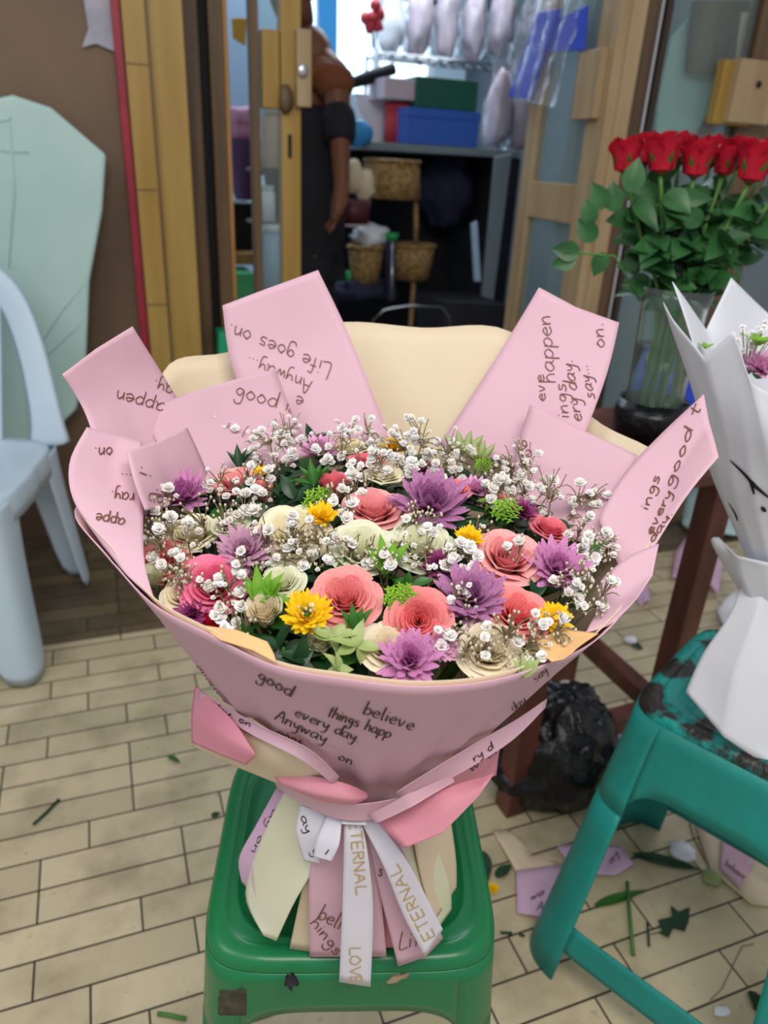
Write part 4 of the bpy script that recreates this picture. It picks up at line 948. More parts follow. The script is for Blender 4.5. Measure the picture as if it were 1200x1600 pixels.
for (px, py, w_, kind, col, sd, nick, face, lift) in [
    (332, 912, 92, 'rose', 'hot', 1, 'hot pink rose', .45, .0), (252, 872, 80, 'rose', 'coral', 2, 'leftmost coral rose', .1, -.006),
    (368, 748, 70, 'rose', 'pink', 3, 'upper left pink rose', .1, .0), (522, 752, 52, 'bud', 'rosy', 1, 'small rosy bud', .0, .0),
    (585, 790, 90, 'rose', 'pink', 2, 'salmon rose left of the big mum', .1, .0), (796, 866, 98, 'rose', 'pink', 1, 'pale salmon rose', .15, .002),
    (812, 955, 88, 'rose', 'coral', 3, 'bright coral rose', .1, .0), (540, 930, 100, 'rose', 'salmon', 2, 'salmon rose near the front', .2, .0),
    (655, 968, 92, 'rose', 'coral', 1, 'coral rose with open spiral heart', .75, .002), (862, 822, 60, 'rose', 'rosy', 1, 'rosy rose near the right edge', .0, -.004),
    (572, 716, 52, 'rose', 'rosy', 3, 'rosy rose at the back', .0, .0), (712, 760, 50, 'rose', 'coral', 2, 'small coral rose at the back', .0, .0),
    (300, 895, 56, 'bud', 'coral', 2, 'coral bud behind the hot pink rose', .1, -.008), (775, 775, 50, 'rose', 'pink', 3, 'pink rose at the right back', .0, -.004), (555, 822, 46, 'bud', 'salmon', 3, 'salmon bud at the centre', .0, -.006), (408, 762, 40, 'bud', 'salmon', 1, 'salmon bud at the upper left', .0, -.004),
    (330, 975, 50, 'bud', 'red', 1, 'dark red bud at the lower left rim', .0, -.012)]:
    flower(px, py, w_, 'rose', kind, col, sd, nick, nick + ' in the big pink wrapped bouquet', 'rose', RG, face, lift)
for (px, py, w_, kind, col, sd, nick, face, lift) in [
    (456, 830, 106, 'rose', 'cream', 1, 'cream rose left of centre', .25, .0), (565, 852, 96, 'rose', 'ivory', 2, 'ivory rose at the centre', .2, .0),
    (658, 848, 92, 'rose', 'ivory', 3, 'ivory rose right of centre', .2, .0), (298, 828, 80, 'rose', 'cream', 2, 'cream rose at the left', .05, -.004),
    (288, 925, 66, 'rose', 'beige', 1, 'beige rose at the lower left', .1, -.006), (412, 950, 62, 'bud', 'beige', 3, 'beige bud left of the yellow mum', .1, -.002),
    (765, 1012, 92, 'rose', 'beige', 2, 'large beige rose at the front right', .25, -.004), (606, 1008, 80, 'rose', 'beige', 3, 'beige rose at the front', .1, -.006),
    (600, 738, 54, 'rose', 'cream', 1, 'small cream rose at the back', .0, .0), (826, 1000, 50, 'rose', 'cream', 3, 'cream rose at the front right rim', .2, -.008), (360, 815, 54, 'rose', 'ivory', 1, 'small ivory rose at the left', .0, .0), (545, 695, 60, 'rose', 'cream', 2, 'cream rose at the far back', .0, -.002), (440, 905, 64, 'rose', 'ivory', 2, 'ivory rose above the yellow mum', .0, -.006), (238, 895, 46, 'bud', 'ivory', 1, 'ivory bud at the left rim', .0, -.004),
    (845, 868, 50, 'rose', 'cream', 1, 'cream rose beside the right mum', .0, -.006), (500, 1000, 50, 'bud', 'ivory', 3, 'pale bud at the front rim', .0, -.012)]:
    flower(px, py, w_, 'cream_rose', kind, col, sd, nick, nick + ' in the big pink wrapped bouquet', 'rose', CG, face, lift)
for (px, py, w_, col, sd, nick, face, lift) in [
    (286, 775, 98, 'orchid', 1, 'orchid purple mum at the upper left', .0, .0), (382, 862, 92, 'dusty', 2, 'dusty purple mum left of centre', .15, .0),
    (672, 790, 128, 'purple', 3, 'largest purple mum', .1, .002), (735, 935, 116, 'purple', 1, 'purple mum right of the coral spiral rose', .15, .0),
    (870, 888, 104, 'orchid', 2, 'orchid purple mum at the right', .15, .0), (640, 1032, 100, 'orchid', 3, 'purple mum at the front rim', .2, -.006),
    (815, 800, 52, 'plum', 1, 'small plum mum', .0, .0), (745, 765, 60, 'lilac', 2, 'lilac mum at the right back', .0, -.003), (302, 958, 60, 'plum', 2, 'plum mum at the lower left rim', .0, -.010),
    (500, 704, 66, 'lilac', 1, 'pale lilac mum at the back', .0, -.002), (684, 885, 58, 'plum', 3, 'plum mum under the ivory rose', .0, -.006), (248, 800, 48, 'plum', 1, 'plum mum at the left rim', .0, -.002), (690, 1010, 60, 'lilac', 3, 'lilac mum at the front', .1, -.006), (668, 735, 40, 'plum', 2, 'tiny plum mum at the back', .0, 0)]:
    flower(px, py, w_, 'chrysanthemum', 'mum', col, sd, nick, nick.replace('mum', 'chrysanthemum') + ' in the big pink wrapped bouquet', 'chrysanthemum', MG, face, lift)
for (px, py, w_, sd, nick, face, lift, sq) in [
    (480, 962, 78, 2, 'yellow mum with green heart', .35, .004, 1.3), (733, 844, 48, 1, 'yellow mum beside the pale salmon rose', .0, .006, 1.3), (868, 966, 54, 1, 'yellow mum at the lower right rim', .5, .004, 1),
    (502, 808, 54, 1, 'yellow mum above the cream rose', .0, .004, 1.2), (616, 700, 46, 3, 'yellow mum at the far back', .0, .003, 1.2), (407, 738, 26, 1, 'tiny yellow mum at the upper left', .1, .004, 1)]:
    flower(px, py, w_, 'yellow_chrysanthemum', 'daisy', 'yellow', sd, nick, nick.replace('mum', 'chrysanthemum') + ' in the big pink wrapped bouquet', 'chrysanthemum', YG, face, lift, sq)
# alstroemeria buds, leaves, lime filler: (px,py,size px, kind, material, label)
LG = 'leafy sprigs among the flowers'
def sprig(px, py, size, style, m, label, seed, lift=.004):
    p, n_ = dome(px, py, lift); dep = -(RM.transposed() @ (p - CP)).z; L_ = size * dep / F; rnd = random.Random(seed)
    t = thing('leaf_sprig', p, label, 'leaves', LG); g = G(); st = G()
    side = RM @ Vector((1, 0, 0)); upc = RM @ Vector((0, 1, 0))
    if style == 'bud':                         # upright pointed green buds
        for k in range(4):
            a = (k - 1.5) * .5; d = (upc * math.cos(a) + side * math.sin(a) * 1.2 + n_ * .4).normalized()
            b = p - n_ * L_ * .2 + side * (k - 1.5) * L_ * .12
            V = [b + d * L_ * x for x in (0, .25, .5, .75, .95)]; g.tube(V, [L_ * x for x in (.05, .15, .17, .11, .02)], 8)
        st.tube([p - n_ * L_ * .2, p - n_ * L_ * 1.3], L_ * .05, 6)
    elif style == 'leaf':
        for k in range(5):
            a = k * 1.26 + rnd.uniform(-.6, .6); d = (side * math.cos(a) + upc * math.sin(a) * .8 + n_ * rnd.uniform(.0, .6))
            leaf_g(g, p - n_ * L_ * .3 + side * rnd.uniform(-.2, .2) * L_, d, n_ + side * rnd.uniform(-.7, .7) + upc * rnd.uniform(-.5, .5), L_ * rnd.uniform(.5, .9), L_ * rnd.uniform(.17, .24), bend=.35)
        st.tube([p - n_ * L_ * .3, p - n_ * L_ * 1.2], L_ * .04, 6)
    elif style == 'pair':
        for k, a in enumerate((.9, 1.25, 1.7, 2.2)):
            d = (side * math.cos(a) + upc * math.sin(a) + n_ * .15); leaf_g(g, p - upc * L_ * .45, d, n_, L_ * (1.0 - .12 * (k % 2)), L_ * .17, bend=.1, fold=.5)
        st.tube([p - upc * L_ * .4, p - n_ * L_], L_ * .05, 6)
    else:                                      # lime: little ruffled florets
        for k in range(26):
            a = k * 2.4; r_ = L_ * .55 * math.sqrt(k / 26); c = p + (side * math.cos(a) + upc * math.sin(a) * .8) * r_ + n_ * (L_ * .12 * (1 - (r_ / L_)))
            for q in range(4):
                b = q * 1.57 + k; leaf_g(g, c, side * math.cos(b) + upc * math.sin(b) + n_ * .9, n_, L_ * .17, L_ * .05, bend=.2, n=4)
        st.tube([p, p - n_ * L_], L_ * .05, 6)
    g.make('leaves', m, t); st.make('stem', 'stem', t)
for a in [(397, 682, 46, 'bud', 'light_leaf', 'large pale green alstroemeria buds at the back left of the bouquet', 1), (534, 662, 34, 'bud', 'light_leaf', 'small green bud pair sticking up at the back of the bouquet', 2),
          (725, 702, 40, 'bud', 'pale_leaf', 'pale green closed buds at the back right of the bouquet', 3), (748, 712, 34, 'bud', 'pale_leaf', 'pale green folded bud right of the closed buds at the back', 4),
          (602, 868, 62, 'pair', 'light_leaf', 'bright green upright leaves over the ivory rose at the centre', 5), (408, 915, 60, 'pair', 'light_leaf', 'bright green pointed leaves right of the hot pink rose', 6), (425, 925, 44, 'leaf', 'light_leaf', 'light green broad leaves above the beige bud', 7),
          (468, 765, 52, 'leaf', 'dark_leaf', 'dark green leaves at the upper left behind the cream rose', 8), (490, 740, 44, 'pair', 'leaf', 'mid green upright leaves left of the small rosy bud', 9),
          (500, 785, 46, 'lime', 'lime', 'lime green florets above the yellow chrysanthemum over the cream rose', 10), (790, 800, 42, 'lime', 'lime', 'lime green florets beside the small plum chrysanthemum', 11),
          (625, 935, 46, 'lime', 'lime', 'lime green florets above the coral spiral rose', 12), (755, 728, 26, 'lime', 'lime', 'small lime florets at the back right of the bouquet', 13), (770, 775, 34, 'leaf', 'light_leaf', 'light green leaf above the lime florets at the right', 14),
          (555, 965, 44, 'pair', 'leaf', 'green leaf tip standing before the front salmon rose', 15), (560, 1000, 54, 'leaf', 'pale_leaf', 'pale green leaves at the front of the bouquet', 16), (520, 985, 44, 'leaf', 'pale_leaf', 'pale green leaves right of the yellow green hearted chrysanthemum', 17),
          (922, 855, 34, 'pair', 'leaf', 'green leaf near the right rim of the bouquet', 18), (495, 675, 40, 'leaf', 'dark_leaf', 'dark leaves along the back rim of the bouquet', 19), (375, 715, 40, 'pair', 'dark_leaf', 'black green leaf below the large pale green buds', 20),
          (440, 1000, 70, 'leaf', 'dark_leaf', 'dark leaves in the gap at the front rim', 21), (470, 1025, 60, 'leaf', 'dark_leaf', 'darkest leaves beside the front paper edge', 22), (730, 815, 44, 'leaf', 'dark_leaf', 'dark leaves behind the yellow chrysanthemum at the right', 23), (835, 925, 44, 'leaf', 'dark_leaf', 'dark leaves left of the right yellow chrysanthemum', 24),
          (420, 800, 50, 'leaf', 'dark_leaf', 'dark leaves left above the cream rose', 25), (515, 880, 50, 'leaf', 'leaf', 'green leaves between the cream rose and the front salmon rose', 26), (640, 905, 40, 'leaf', 'leaf', 'green leaves under the ivory rose right of centre', 27),
          (770, 695, 34, 'leaf', 'dark_leaf', 'dark leaf at the right back edge of the bouquet', 28), (390, 760, 44, 'leaf', 'dark_leaf', 'dark leaf spray right of the upper left pink rose', 29), (530, 1040, 50, 'leaf', 'pale_leaf', 'pale leaf poking over the front paper edge', 30), (820, 1040, 40, 'pair', 'pale_leaf', 'pale yellow green leaf at the front right rim', 31)]:
    lf = -.004 if a[6] in (21, 22, 25, 28, 8, 23, 24, 26, 27) else .006
    sprig(*a, lift=lf)
# greenery that fills the cone below the blooms: nobody could count its leaves
g = G(); rnd = random.Random(7)
for k in range(700):
    a = rnd.random() * 6.283; r_ = .15 * math.sqrt(rnd.random()); d = RT * math.cos(a) * r_ * 1.1 + FW * math.sin(a) * r_
    p = Vector((CX, CY, 0)) + d; p.z = domez(p.x, p.y) - .020 - rnd.random() * .02
    b = rnd.random() * 6.283; leaf_g(g, p, Vector((math.cos(b), math.sin(b), .5)), Vector((0, 0, 1)), rnd.uniform(.02, .04), rnd.uniform(.004, .008), rnd.choice((0, 0, 1)), bend=.3, n=5)
g.make('filler_greenery', ['dark_leaf', 'leaf'], None, label='dark green leafy filling below the blooms of the big bouquet', cat='foliage', kind='stuff')

# baby's breath
GG = "baby's breath sprigs among the flowers"
def floret(g, c, n_, r, rnd):
    """small double flower of ruffled petals"""
    a0 = rnd.random() * 6.28; sd = n_.orthogonal().normalized(); tt = n_.cross(sd)
    for ring, (n, el, ll) in enumerate(((6, -.35, .85), (7, .2, 1.0), (6, .75, .95), (4, 1.25, .85))):
        for k in range(n):
            a = a0 + k * 6.283 / n + ring * .4; d = (sd * math.cos(a) + tt * math.sin(a)) * math.cos(el) + n_ * math.sin(el); s_ = (sd * -math.sin(a) + tt * math.cos(a))
            w_ = r * .42; m_ = c + d * r * .55 * ll; e = c + d * r * ll * rnd.uniform(.8, 1.1) + n_ * r * rnd.uniform(0, .2)
            g.add([c - n_ * r * .2, m_ - s_ * w_, m_ + s_ * w_, e - s_ * w_ * .7, e + s_ * w_ * .7], [(0, 2, 4, 3, 1)])
used_lab = set()
def describe(px, py):
    o = sorted(FL, key=lambda f: (f[0] - px) ** 2 + (f[1] - py) ** 2)
    for a, b in ((0, 1), (0, 2), (1, 2), (0, 3), (1, 3), (2, 3), (0, 4)):
        s = "baby's breath between %s and %s" % (o[a][2], o[b][2])
        if s not in used_lab and len(s.split()) <= 16: used_lab.add(s); return s
    return "baby's breath sprig beside " + o[0][2]
def gyp(px, py, spread, nf, nb, rsize, seed, lift=.009):
    nf = int(nf * 1.3); rsize *= 1.0; nb = int(nb * 2.2) + 6
    rnd = random.Random(seed); p, n_ = dome(px, py, 0); dep = -(RM.transposed() @ (p - CP)).z; R_ = spread / 2 * dep / F
    t = thing('babys_breath', p - n_ * .03, describe(px, py), "baby's breath", GG)
    st, fl_, bd = G(), G(), G(); side = RM @ Vector((1, 0, 0)); upc = RM @ Vector((0, 1, 0)); root = p - n_ * .04
    hubs = []
    for k in range(4):
        a = k * 1.57 + rnd.random(); h = p + (side * math.cos(a) + upc * math.sin(a) * .8) * R_ * .45 + n_ * rnd.uniform(-.006, .004); hubs.append(h); st.tube([root, (root + h) / 2 + side * rnd.uniform(-.003, .003), h], .0006, 4, cap=False)
    for k in range(nf + nb):
        a = rnd.random() * 6.283; r_ = R_ * math.sqrt(rnd.random()); e = p + (side * math.cos(a) + upc * math.sin(a) * .85) * r_ + n_ * (lift + rnd.uniform(-.008, .006))
        h = min(hubs, key=lambda q: (q - e).length); md = (h + e) / 2 + n_ * .003 + side * rnd.uniform(-.002, .002); st.tube([h, md, e], [.00055, .0005, .0004], 4, cap=False)
        dirn = (n_ + side * rnd.uniform(-.5, .5) + upc * rnd.uniform(-.5, .5) + toCam(e) * .5).normalized()
        if k < nf: floret(fl_, e, dirn, rsize * rnd.choice((.55, .75, .95, 1.1, 1.3)), rnd)
        else: bd.blob(e, (.0011, .0011, .0015), k=5, j=4)
    st.make('stems', 'dry_stem', t); fl_.make('florets', 'gyp', t)
    if nb: bd.make('buds', 'bud', t)
seed = 0
for (px, py, sp, nf, nb, rs) in [
    (355, 705, 90, 22, 16, .0034), (425, 715, 90, 26, 14, .0036), (400, 770, 70, 9, 6, .0042), (455, 690, 70, 14, 10, .0032), (560, 690, 80, 18, 8, .0034), (640, 715, 110, 34, 14, .0036), (700, 725, 80, 22, 12, .0034),
    (575, 740, 80, 16, 8, .0036), (520, 715, 70, 10, 4, .0036), (670, 745, 70, 7, 4, .0044), (770, 700, 70, 16, 10, .0034), (800, 740, 80, 18, 18, .0034), (835, 780, 90, 14, 14, .0036), (880, 790, 100, 12, 10, .0040), (925, 800, 80, 7, 6, .0036),
    (910, 845, 60, 7, 4, .0044), (905, 880, 60, 8, 3, .0048), (920, 935, 90, 12, 16, .0036), (890, 920, 60, 6, 12, .0036), (770, 780, 60, 12, 4, .0040), (530, 800, 70, 9, 4, .0042), (440, 860, 120, 18, 26, .0036), (500, 865, 80, 8, 18, .0036),
    (240, 830, 90, 10, 22, .0036), (275, 860, 100, 8, 18, .0042), (330, 830, 110, 6, 22, .0036), (255, 800, 60, 6, 8, .0040), (385, 810, 70, 9, 4, .0046), (300, 920, 60, 3, 8, .0036), (370, 985, 70, 11, 8, .0040), (390, 900, 50, 4, 6, .0036),
    (600, 885, 40, 3, 2, .0056), (655, 830, 70, 2, 24, .0034), (680, 880, 90, 9, 4, .0044), (720, 890, 60, 7, 2, .0044), (800, 870, 40, 2, 2, .0052), (715, 950, 60, 5, 4, .0040), (705, 1000, 50, 3, 2, .0040), (800, 1015, 110, 5, 22, .0034), (850, 1000, 80, 4, 18, .0034),
    (560, 870, 60, 4, 10, .0034), (620, 870, 40, 4, 4, .0040), (350, 765, 60, 6, 6, .0036), (560, 770, 50, 4, 4, .0042), (480, 970, 30, 1, 6, .0028), (745, 840, 40, 2, 2, .0036), (280, 905, 50, 3, 14, .0036), (940, 870, 50, 5, 6, .0042), (740, 1020, 60, 3, 12, .0032), (360, 930, 60, 6, 8, .0036)]:
    seed += 1; gyp(px, py, sp, nf, nb, rs, seed)

# ================================================================ RED ROSES IN A VASE ON A WOODEN STAND
VX, VY, VZ = 0.0, 0.0, 0.62
vp = S(1015, 660, 0, (0.99, 1.02)); VX, VY = vp.x, vp.y; VZ = vp.z - .03
tb = thing('wooden_stand', (VX, VY, 0), 'red brown wooden stand with a low rail, under the vase of red roses', 'stand')
L1 = onz(797, 1262, 0); L2 = onz(1008, 1195, 0)
ux = (L2 - L1).normalized(); uy = Vector((-ux.y, ux.x, 0))
wdt = (L2 - L1).length; dpt = .3
for k, b in enumerate((L1, L2, L1 + uy * dpt, L2 + uy * dpt)):
    g = G(); g.prism([b + ux * x + uy * y for x, y in ((-.022, -.022), (.022, -.022), (.022, .022), (-.022, .022))], (0, 0, VZ - .025)); g.make('leg', 'red_wood', tb, smooth=False, bevel=.003)
for k, (a, b) in enumerate(((L1, L2), (L1 + uy * dpt, L2 + uy * dpt), (L1, L1 + uy * dpt), (L2, L2 + uy * dpt))):
    d = (b - a).normalized(); s_ = Vector((-d.y, d.x, 0)); g = G(); g.prism([a + d * .02 + s_ * .018 + Vector((0, 0, .13)), b - d * .02 + s_ * .018 + Vector((0, 0, .13)), b - d * .02 + s_ * .018 + Vector((0, 0, .17)), a + d * .02 + s_ * .018 + Vector((0, 0, .17))], s_ * -.036); g.make('rail', 'red_wood', tb, smooth=False, bevel=.003)
g = G(); g.prism([L1 - ux * .03 - uy * .03, L2 + ux * .03 - uy * .03, L2 + ux * .03 + uy * (dpt + .03), L1 - ux * .03 + uy * (dpt + .03)], (0, 0, .022))
for v in g.V: v.z += VZ - .024
g.make('table_top', 'red_wood', tb, smooth=False, bevel=.003)
vt = thing('glass_vase', (VX, VY, VZ), 'clear glass vase of long stemmed red roses on the wooden stand', 'vase')
g = G(); g.lathe([(0, .0045), (.052, .0045), (.055, .02), (.05, .1), (.055, .24), (.062, .27), (.059, .27), (.052, .24), (.047, .1), (.05, .025), (0, .02)], (VX, VY, VZ), 32); g.make('vase_body', 'vase_glass', vt)
g = G(); g.lathe([(0, -.0), (.064, .0), (.066, .05), (.06, .075), (.057, .07), (.0565, .004), (0, .003)], (VX, VY, VZ), 40)
for v in g.V: v += Vector((1, .7, .2)) * (.003 * noise.noise(v * 60))
g.make('black_foot_wrap', 'black_plastic', vt)
g = G(); g.lathe([(0, .022), (.049, .022), (.046, .1), (.049, .17), (0, .17)], (VX, VY, VZ), 32); g.make('water', mat('water', '#dfeee0', .02, trans=1, ior=1.2), vt)
heads = [(978, 250, 62, .0, 'leftmost red rose in the vase'), (1035, 248, 70, -.02, 'second red rose from the left in the vase'), (1088, 256, 66, -.01, 'third red rose from the left in the vase'), (1133, 258, 52, .02, 'fourth red rose from the left, slightly smaller, in the vase'),
         (1178, 262, 74, -.03, 'fifth red rose from the left in the vase'), (1225, 275, 70, -.02, 'red rose cut by the right photo edge'), (1008, 240, 56, .07, 'red rose half hidden behind the two leftmost ones'), (1062, 240, 56, .07, 'red rose half hidden behind the second and third'), (1112, 244, 54, .07, 'red rose half hidden behind the third and fourth'), (1155, 246, 54, .07, 'red rose half hidden behind the fourth and fifth'), (1200, 250, 54, .08, 'red rose half hidden behind the fifth and the edge one')]
rnd = random.Random(11)
for k, (px, py, w_, off, lab) in enumerate(heads):
    p = S(px, py, off, (VX, VY)); dep = -(RM.transposed() @ (p - CP)).z; r = w_ / 2 * dep / F
    t = thing('red_rose', p, lab, 'rose', 'long stemmed red roses in the vase')
    bl = rose_bloom(1 + k % 3, .35); tilt = Vector(((p.x - VX) * 1.2, (p.y - VY) * 1.2, 1)).normalized(); q = tilt.to_track_quat('Z', 'Y')
    g = G(); g.add([p + q @ Vector((v.x * r * .95 * (1 + .75 * min(1, max(0, -v.z))), v.y * r * .95 * (1 + .75 * min(1, max(0, -v.z))), v.z * r * 1.75 + r * .7)) for v in bl.V], bl.F); g.I = list(bl.I); g.make('petals', ['red_in', 'red_out'], t)
    s = G()
    for a in range(5):
        d = q @ Vector((math.cos(a * 1.2566), math.sin(a * 1.2566), .5)); leaf_g(s, p + q @ Vector((0, 0, -r * .72)), d, tilt, r * 1.2, r * .2, bend=-.5)
    s.make('sepals', 'leaf', t)
    base = Vector((VX + (p.x - VX) * .12 + rnd.uniform(-.01, .01), VY + (p.y - VY) * .12 + rnd.uniform(-.01, .01), VZ + .03)); mid = p.lerp(base, .55) + Vector((0, 0, .02))
    neck = p + q @ Vector((0, 0, -r * .7)); rim_ = Vector((VX + (p.x - VX) * .22, VY + (p.y - VY) * .22, VZ + .24))
    st = G(); P = [neck, rim_.lerp(neck, .5), rim_, base]; st.tube([cr(P, i / 12) for i in range(13)], .0036, 6); st.make('stem', 'stem', t)
    lv = G()
    for j in range(15):
        b = cr(P, .10 + .036 * j); a = rnd.random() * 6.283
        d = Vector((math.cos(a), math.sin(a), rnd.uniform(-.7, .6))); upq = Vector((rnd.uniform(-.8, .8) - .3, rnd.uniform(-.8, .2) - .6, rnd.uniform(.1, 1)))
        leaf_g(lv, b + d * .008, d, upq, rnd.uniform(.045, .07), rnd.uniform(.015, .021), bend=.25)
        leaf_g(lv, b + d * .012, d + Vector((-d.y, d.x, .2)) * .9, upq, .045, .015, bend=.2)
    lv.make('leaves', 'rose_leaf', t)
# eucalyptus like leaves sticking out left
t = thing('leaf_branch', S(905, 395, 0, (VX, VY)), 'rounded green leaves sticking out left of the red rose bunch', 'leaves')
g = G(); side = RM @ Vector((1, 0, 0))
for (px, py, s_, a) in ((905, 395, .045, 3.0), (900, 405, .04, 3.4), (930, 375, .045, 2.4), (945, 395, .04, 4.4), (925, 350, .04, 2.0), (960, 330, .045, 1.8), (985, 300, .05, 1.5), (945, 325, .045, 2.2), (1020, 380, .045, 5.5), (1095, 350, .045, 2.6), (1140, 380, .045, 4.8)):
    b = S(px, py, -.04, (VX, VY)); leaf_g(g, b, side * math.cos(a) + Vector((0, 0, 1)) * math.sin(a), toCam(b), s_, s_ * .36, bend=.15)
g.make('leaves', 'rose_leaf', t)
st = G(); st.tube([S(905, 395, -.04, (VX, VY)), S(960, 400, -.04, (VX, VY)), S(1000, 470, -.01, (VX, VY))], .002, 5); st.make('stem', 'stem', t)
# blue plastic behind the vase
g = G(); g.blob(S(1062, 628, .12, (VX, VY)), (.05, .04, .05), amp=.5, k=20, j=12); g.make('blue_bag', 'royal_blue', label='royal blue plastic bag just right of the vase foot', cat='bag')

# ================================================================ WHITE WRAPPED BOUQUET (right)
WC = Vector((0.845, 0.56, 0)); wb0 = tc + Vector((0, 0, .5))
WCc = (tc.x + .06, tc.y + .01)
wt = thing('white_bouquet_wrapping', (WCc[0], WCc[1], .502), 'white paper wrapping with black brush marks at the right photo edge', 'bouquet wrapping')
def S2(px, py, off): return S(px, py, off, WCc)
def wsheet(name, rows, m='white_paper', **kw):
    o = sheet(name, None, m, wt, pts=[[S2(*q) for q in r] for r in rows], **kw); return o
w1 = wsheet('outer_wrap', [[(1036, 472, -.02), (1052, 500, -.05), (1100, 560, -.10), (1146, 516, -.12), (1175, 600, -.13), (1250, 640, -.13)], [(1090, 640, -.04), (1110, 670, -.07), (1140, 690, -.1), (1170, 690, -.12), (1200, 700, -.13), (1260, 720, -.12)],
                            [(1112, 740, -.03), (1130, 770, -.06), (1155, 790, -.085), (1185, 800, -.1), (1220, 810, -.1), (1280, 810, -.09)], [(1165, 870, -.03), (1175, 885, -.04), (1190, 900, -.05), (1210, 905, -.055), (1230, 905, -.05), (1280, 900, -.03)]], nu=30, nv=24, smooth_u=False, wav=.003)
w2 = wsheet('inner_wrap', [[(1050, 440, -.0), (1105, 516, .06), (1142, 434, .10), (1200, 490, .12), (1290, 450, .12)], [(1078, 520, -.02), (1120, 570, .03), (1160, 560, .07), (1210, 570, .09), (1290, 560, .09)], [(1110, 640, -.02), (1140, 660, .02), (1180, 670, .05), (1220, 670, .06), (1290, 660, .06)], [(1150, 780, -.02), (1170, 790, .0), (1200, 800, .02), (1230, 800, .03), (1290, 800, .03)]], nu=28, nv=20, smooth_u=False, wav=.002)
w3 = wsheet('skirt_panel', [[(1165, 870, -.035), (1200, 900, -.05), (1290, 910, -.03)], [(1150, 940, -.05), (1185, 960, -.075), (1290, 960, -.06)], [(1100, 1020, -.07), (1150, 1060, -.11), (1290, 1060, -.10)], [(1071, 1080, -.085), (1130, 1150, -.13), (1290, 1260, -.16)]], nu=20, nv=20, wav=.002)
for v in w3.data.vertices:
    zz = v.co.z + ORG[wt.name].z
    if zz < .503: v.co.z += .503 - zz
w4 = wsheet('middle_wrap', [[(1122, 838, -.03), (1150, 868, -.07), (1200, 880, -.08), (1290, 900, -.06)], [(1112, 850, -.03), (1160, 905, -.065), (1210, 940, -.07), (1290, 960, -.05)], [(1160, 930, -.03), (1185, 960, -.055), (1220, 985, -.06), (1290, 1000, -.045)]], nu=20, nv=12, wav=.002)
g = G()
def strokes(target, lines, width, name='brush_mark', m='black_ink'):
    T = BVHTree.FromPolygons([Vector(v) for v in o_v[target.name][0]], o_v[target.name][1]); g = G()
    for ln in lines:
        P = [Vector((a, b, 0)) for a, b in ln]; n = 10; run = []
        for i in range(n + 1):
            q = cr(P, i / n); d = ray(q.x, q.y); h = T.ray_cast(CP, d.normalized())
            if h[0] is not None: run.append((h[0] - d.normalized() * .003, h[1]))
        V = []
        for k in range(len(run)):
            tt = run[min(k + 1, len(run) - 1)][0] - run[max(k - 1, 0)][0]; s_ = tt.normalized().cross(run[k][1]) * width / 2 * (.3 + math.sin(math.pi * (k + .4) / (len(run) + .2))); V += [run[k][0] - s_, run[k][0] + s_]
        g = G()
        if len(run) > 1: g.add(V, [(2 * k, 2 * k + 1, 2 * k + 3, 2 * k + 2) for k in range(len(run) - 1)]); g.make(name, m, target, smooth=False)
strokes(w1, [[(1140, 719), (1160, 738), (1180, 760), (1204, 780)], [(1158, 735), (1172, 752), (1178, 773)], [(1138, 786), (1148, 802), (1152, 814)], [(1190, 792), (1196, 800)]], .0035)
strokes(w4, [[(1124, 800), (1128, 806)]], .003)
# blooms of the white bouquet that the photo shows at the edge
p = S2(1190, 575, -.02)
place('chrysanthemum', 'mum', 'lilac', 2, p, Vector((0, -.2, 1)).normalized(), .028, 'pink purple chrysanthemum inside the white wrapping at the right edge', 'chrysanthemum', None)
for k, (px, py, lab) in enumerate(((1185, 540, 'light green leaves behind the chrysanthemum of the white bouquet'), (1102, 545, 'tiny green sprig at the left rim of the white wrapping'))):
    b = S2(px, py, -.03 + .02 * k); t = thing('leaf_sprig', b, lab, 'leaves'); g = G()
    for j in range(6 - 2 * k): a = j * 1.1; leaf_g(g, b, Vector((math.cos(a), math.sin(a), .8)), Vector((0, 0, 1)), .022 - .01 * k, .006 - .003 * k)
    g.make('leaves', 'light_leaf', t)
b = S2(1180, 530, .0); t = thing('babys_breath', b, "baby's breath above the chrysanthemum of the white bouquet", "baby's breath"); g = G(); st = G(); rnd = random.Random(5)
for k in range(26):
    e = b + Vector((rnd.uniform(-.03, .05), rnd.uniform(-.02, .02), rnd.uniform(-.012, .015))); floret(g, e, (toCam(e) + Vector((0, 0, 1))).normalized(), .0035, rnd); st.tube([b - Vector((0, 0, .04)), e], .0005, 4, cap=False)
g.make('florets', 'gyp', t); st.make('stems', 'dry_stem', t)

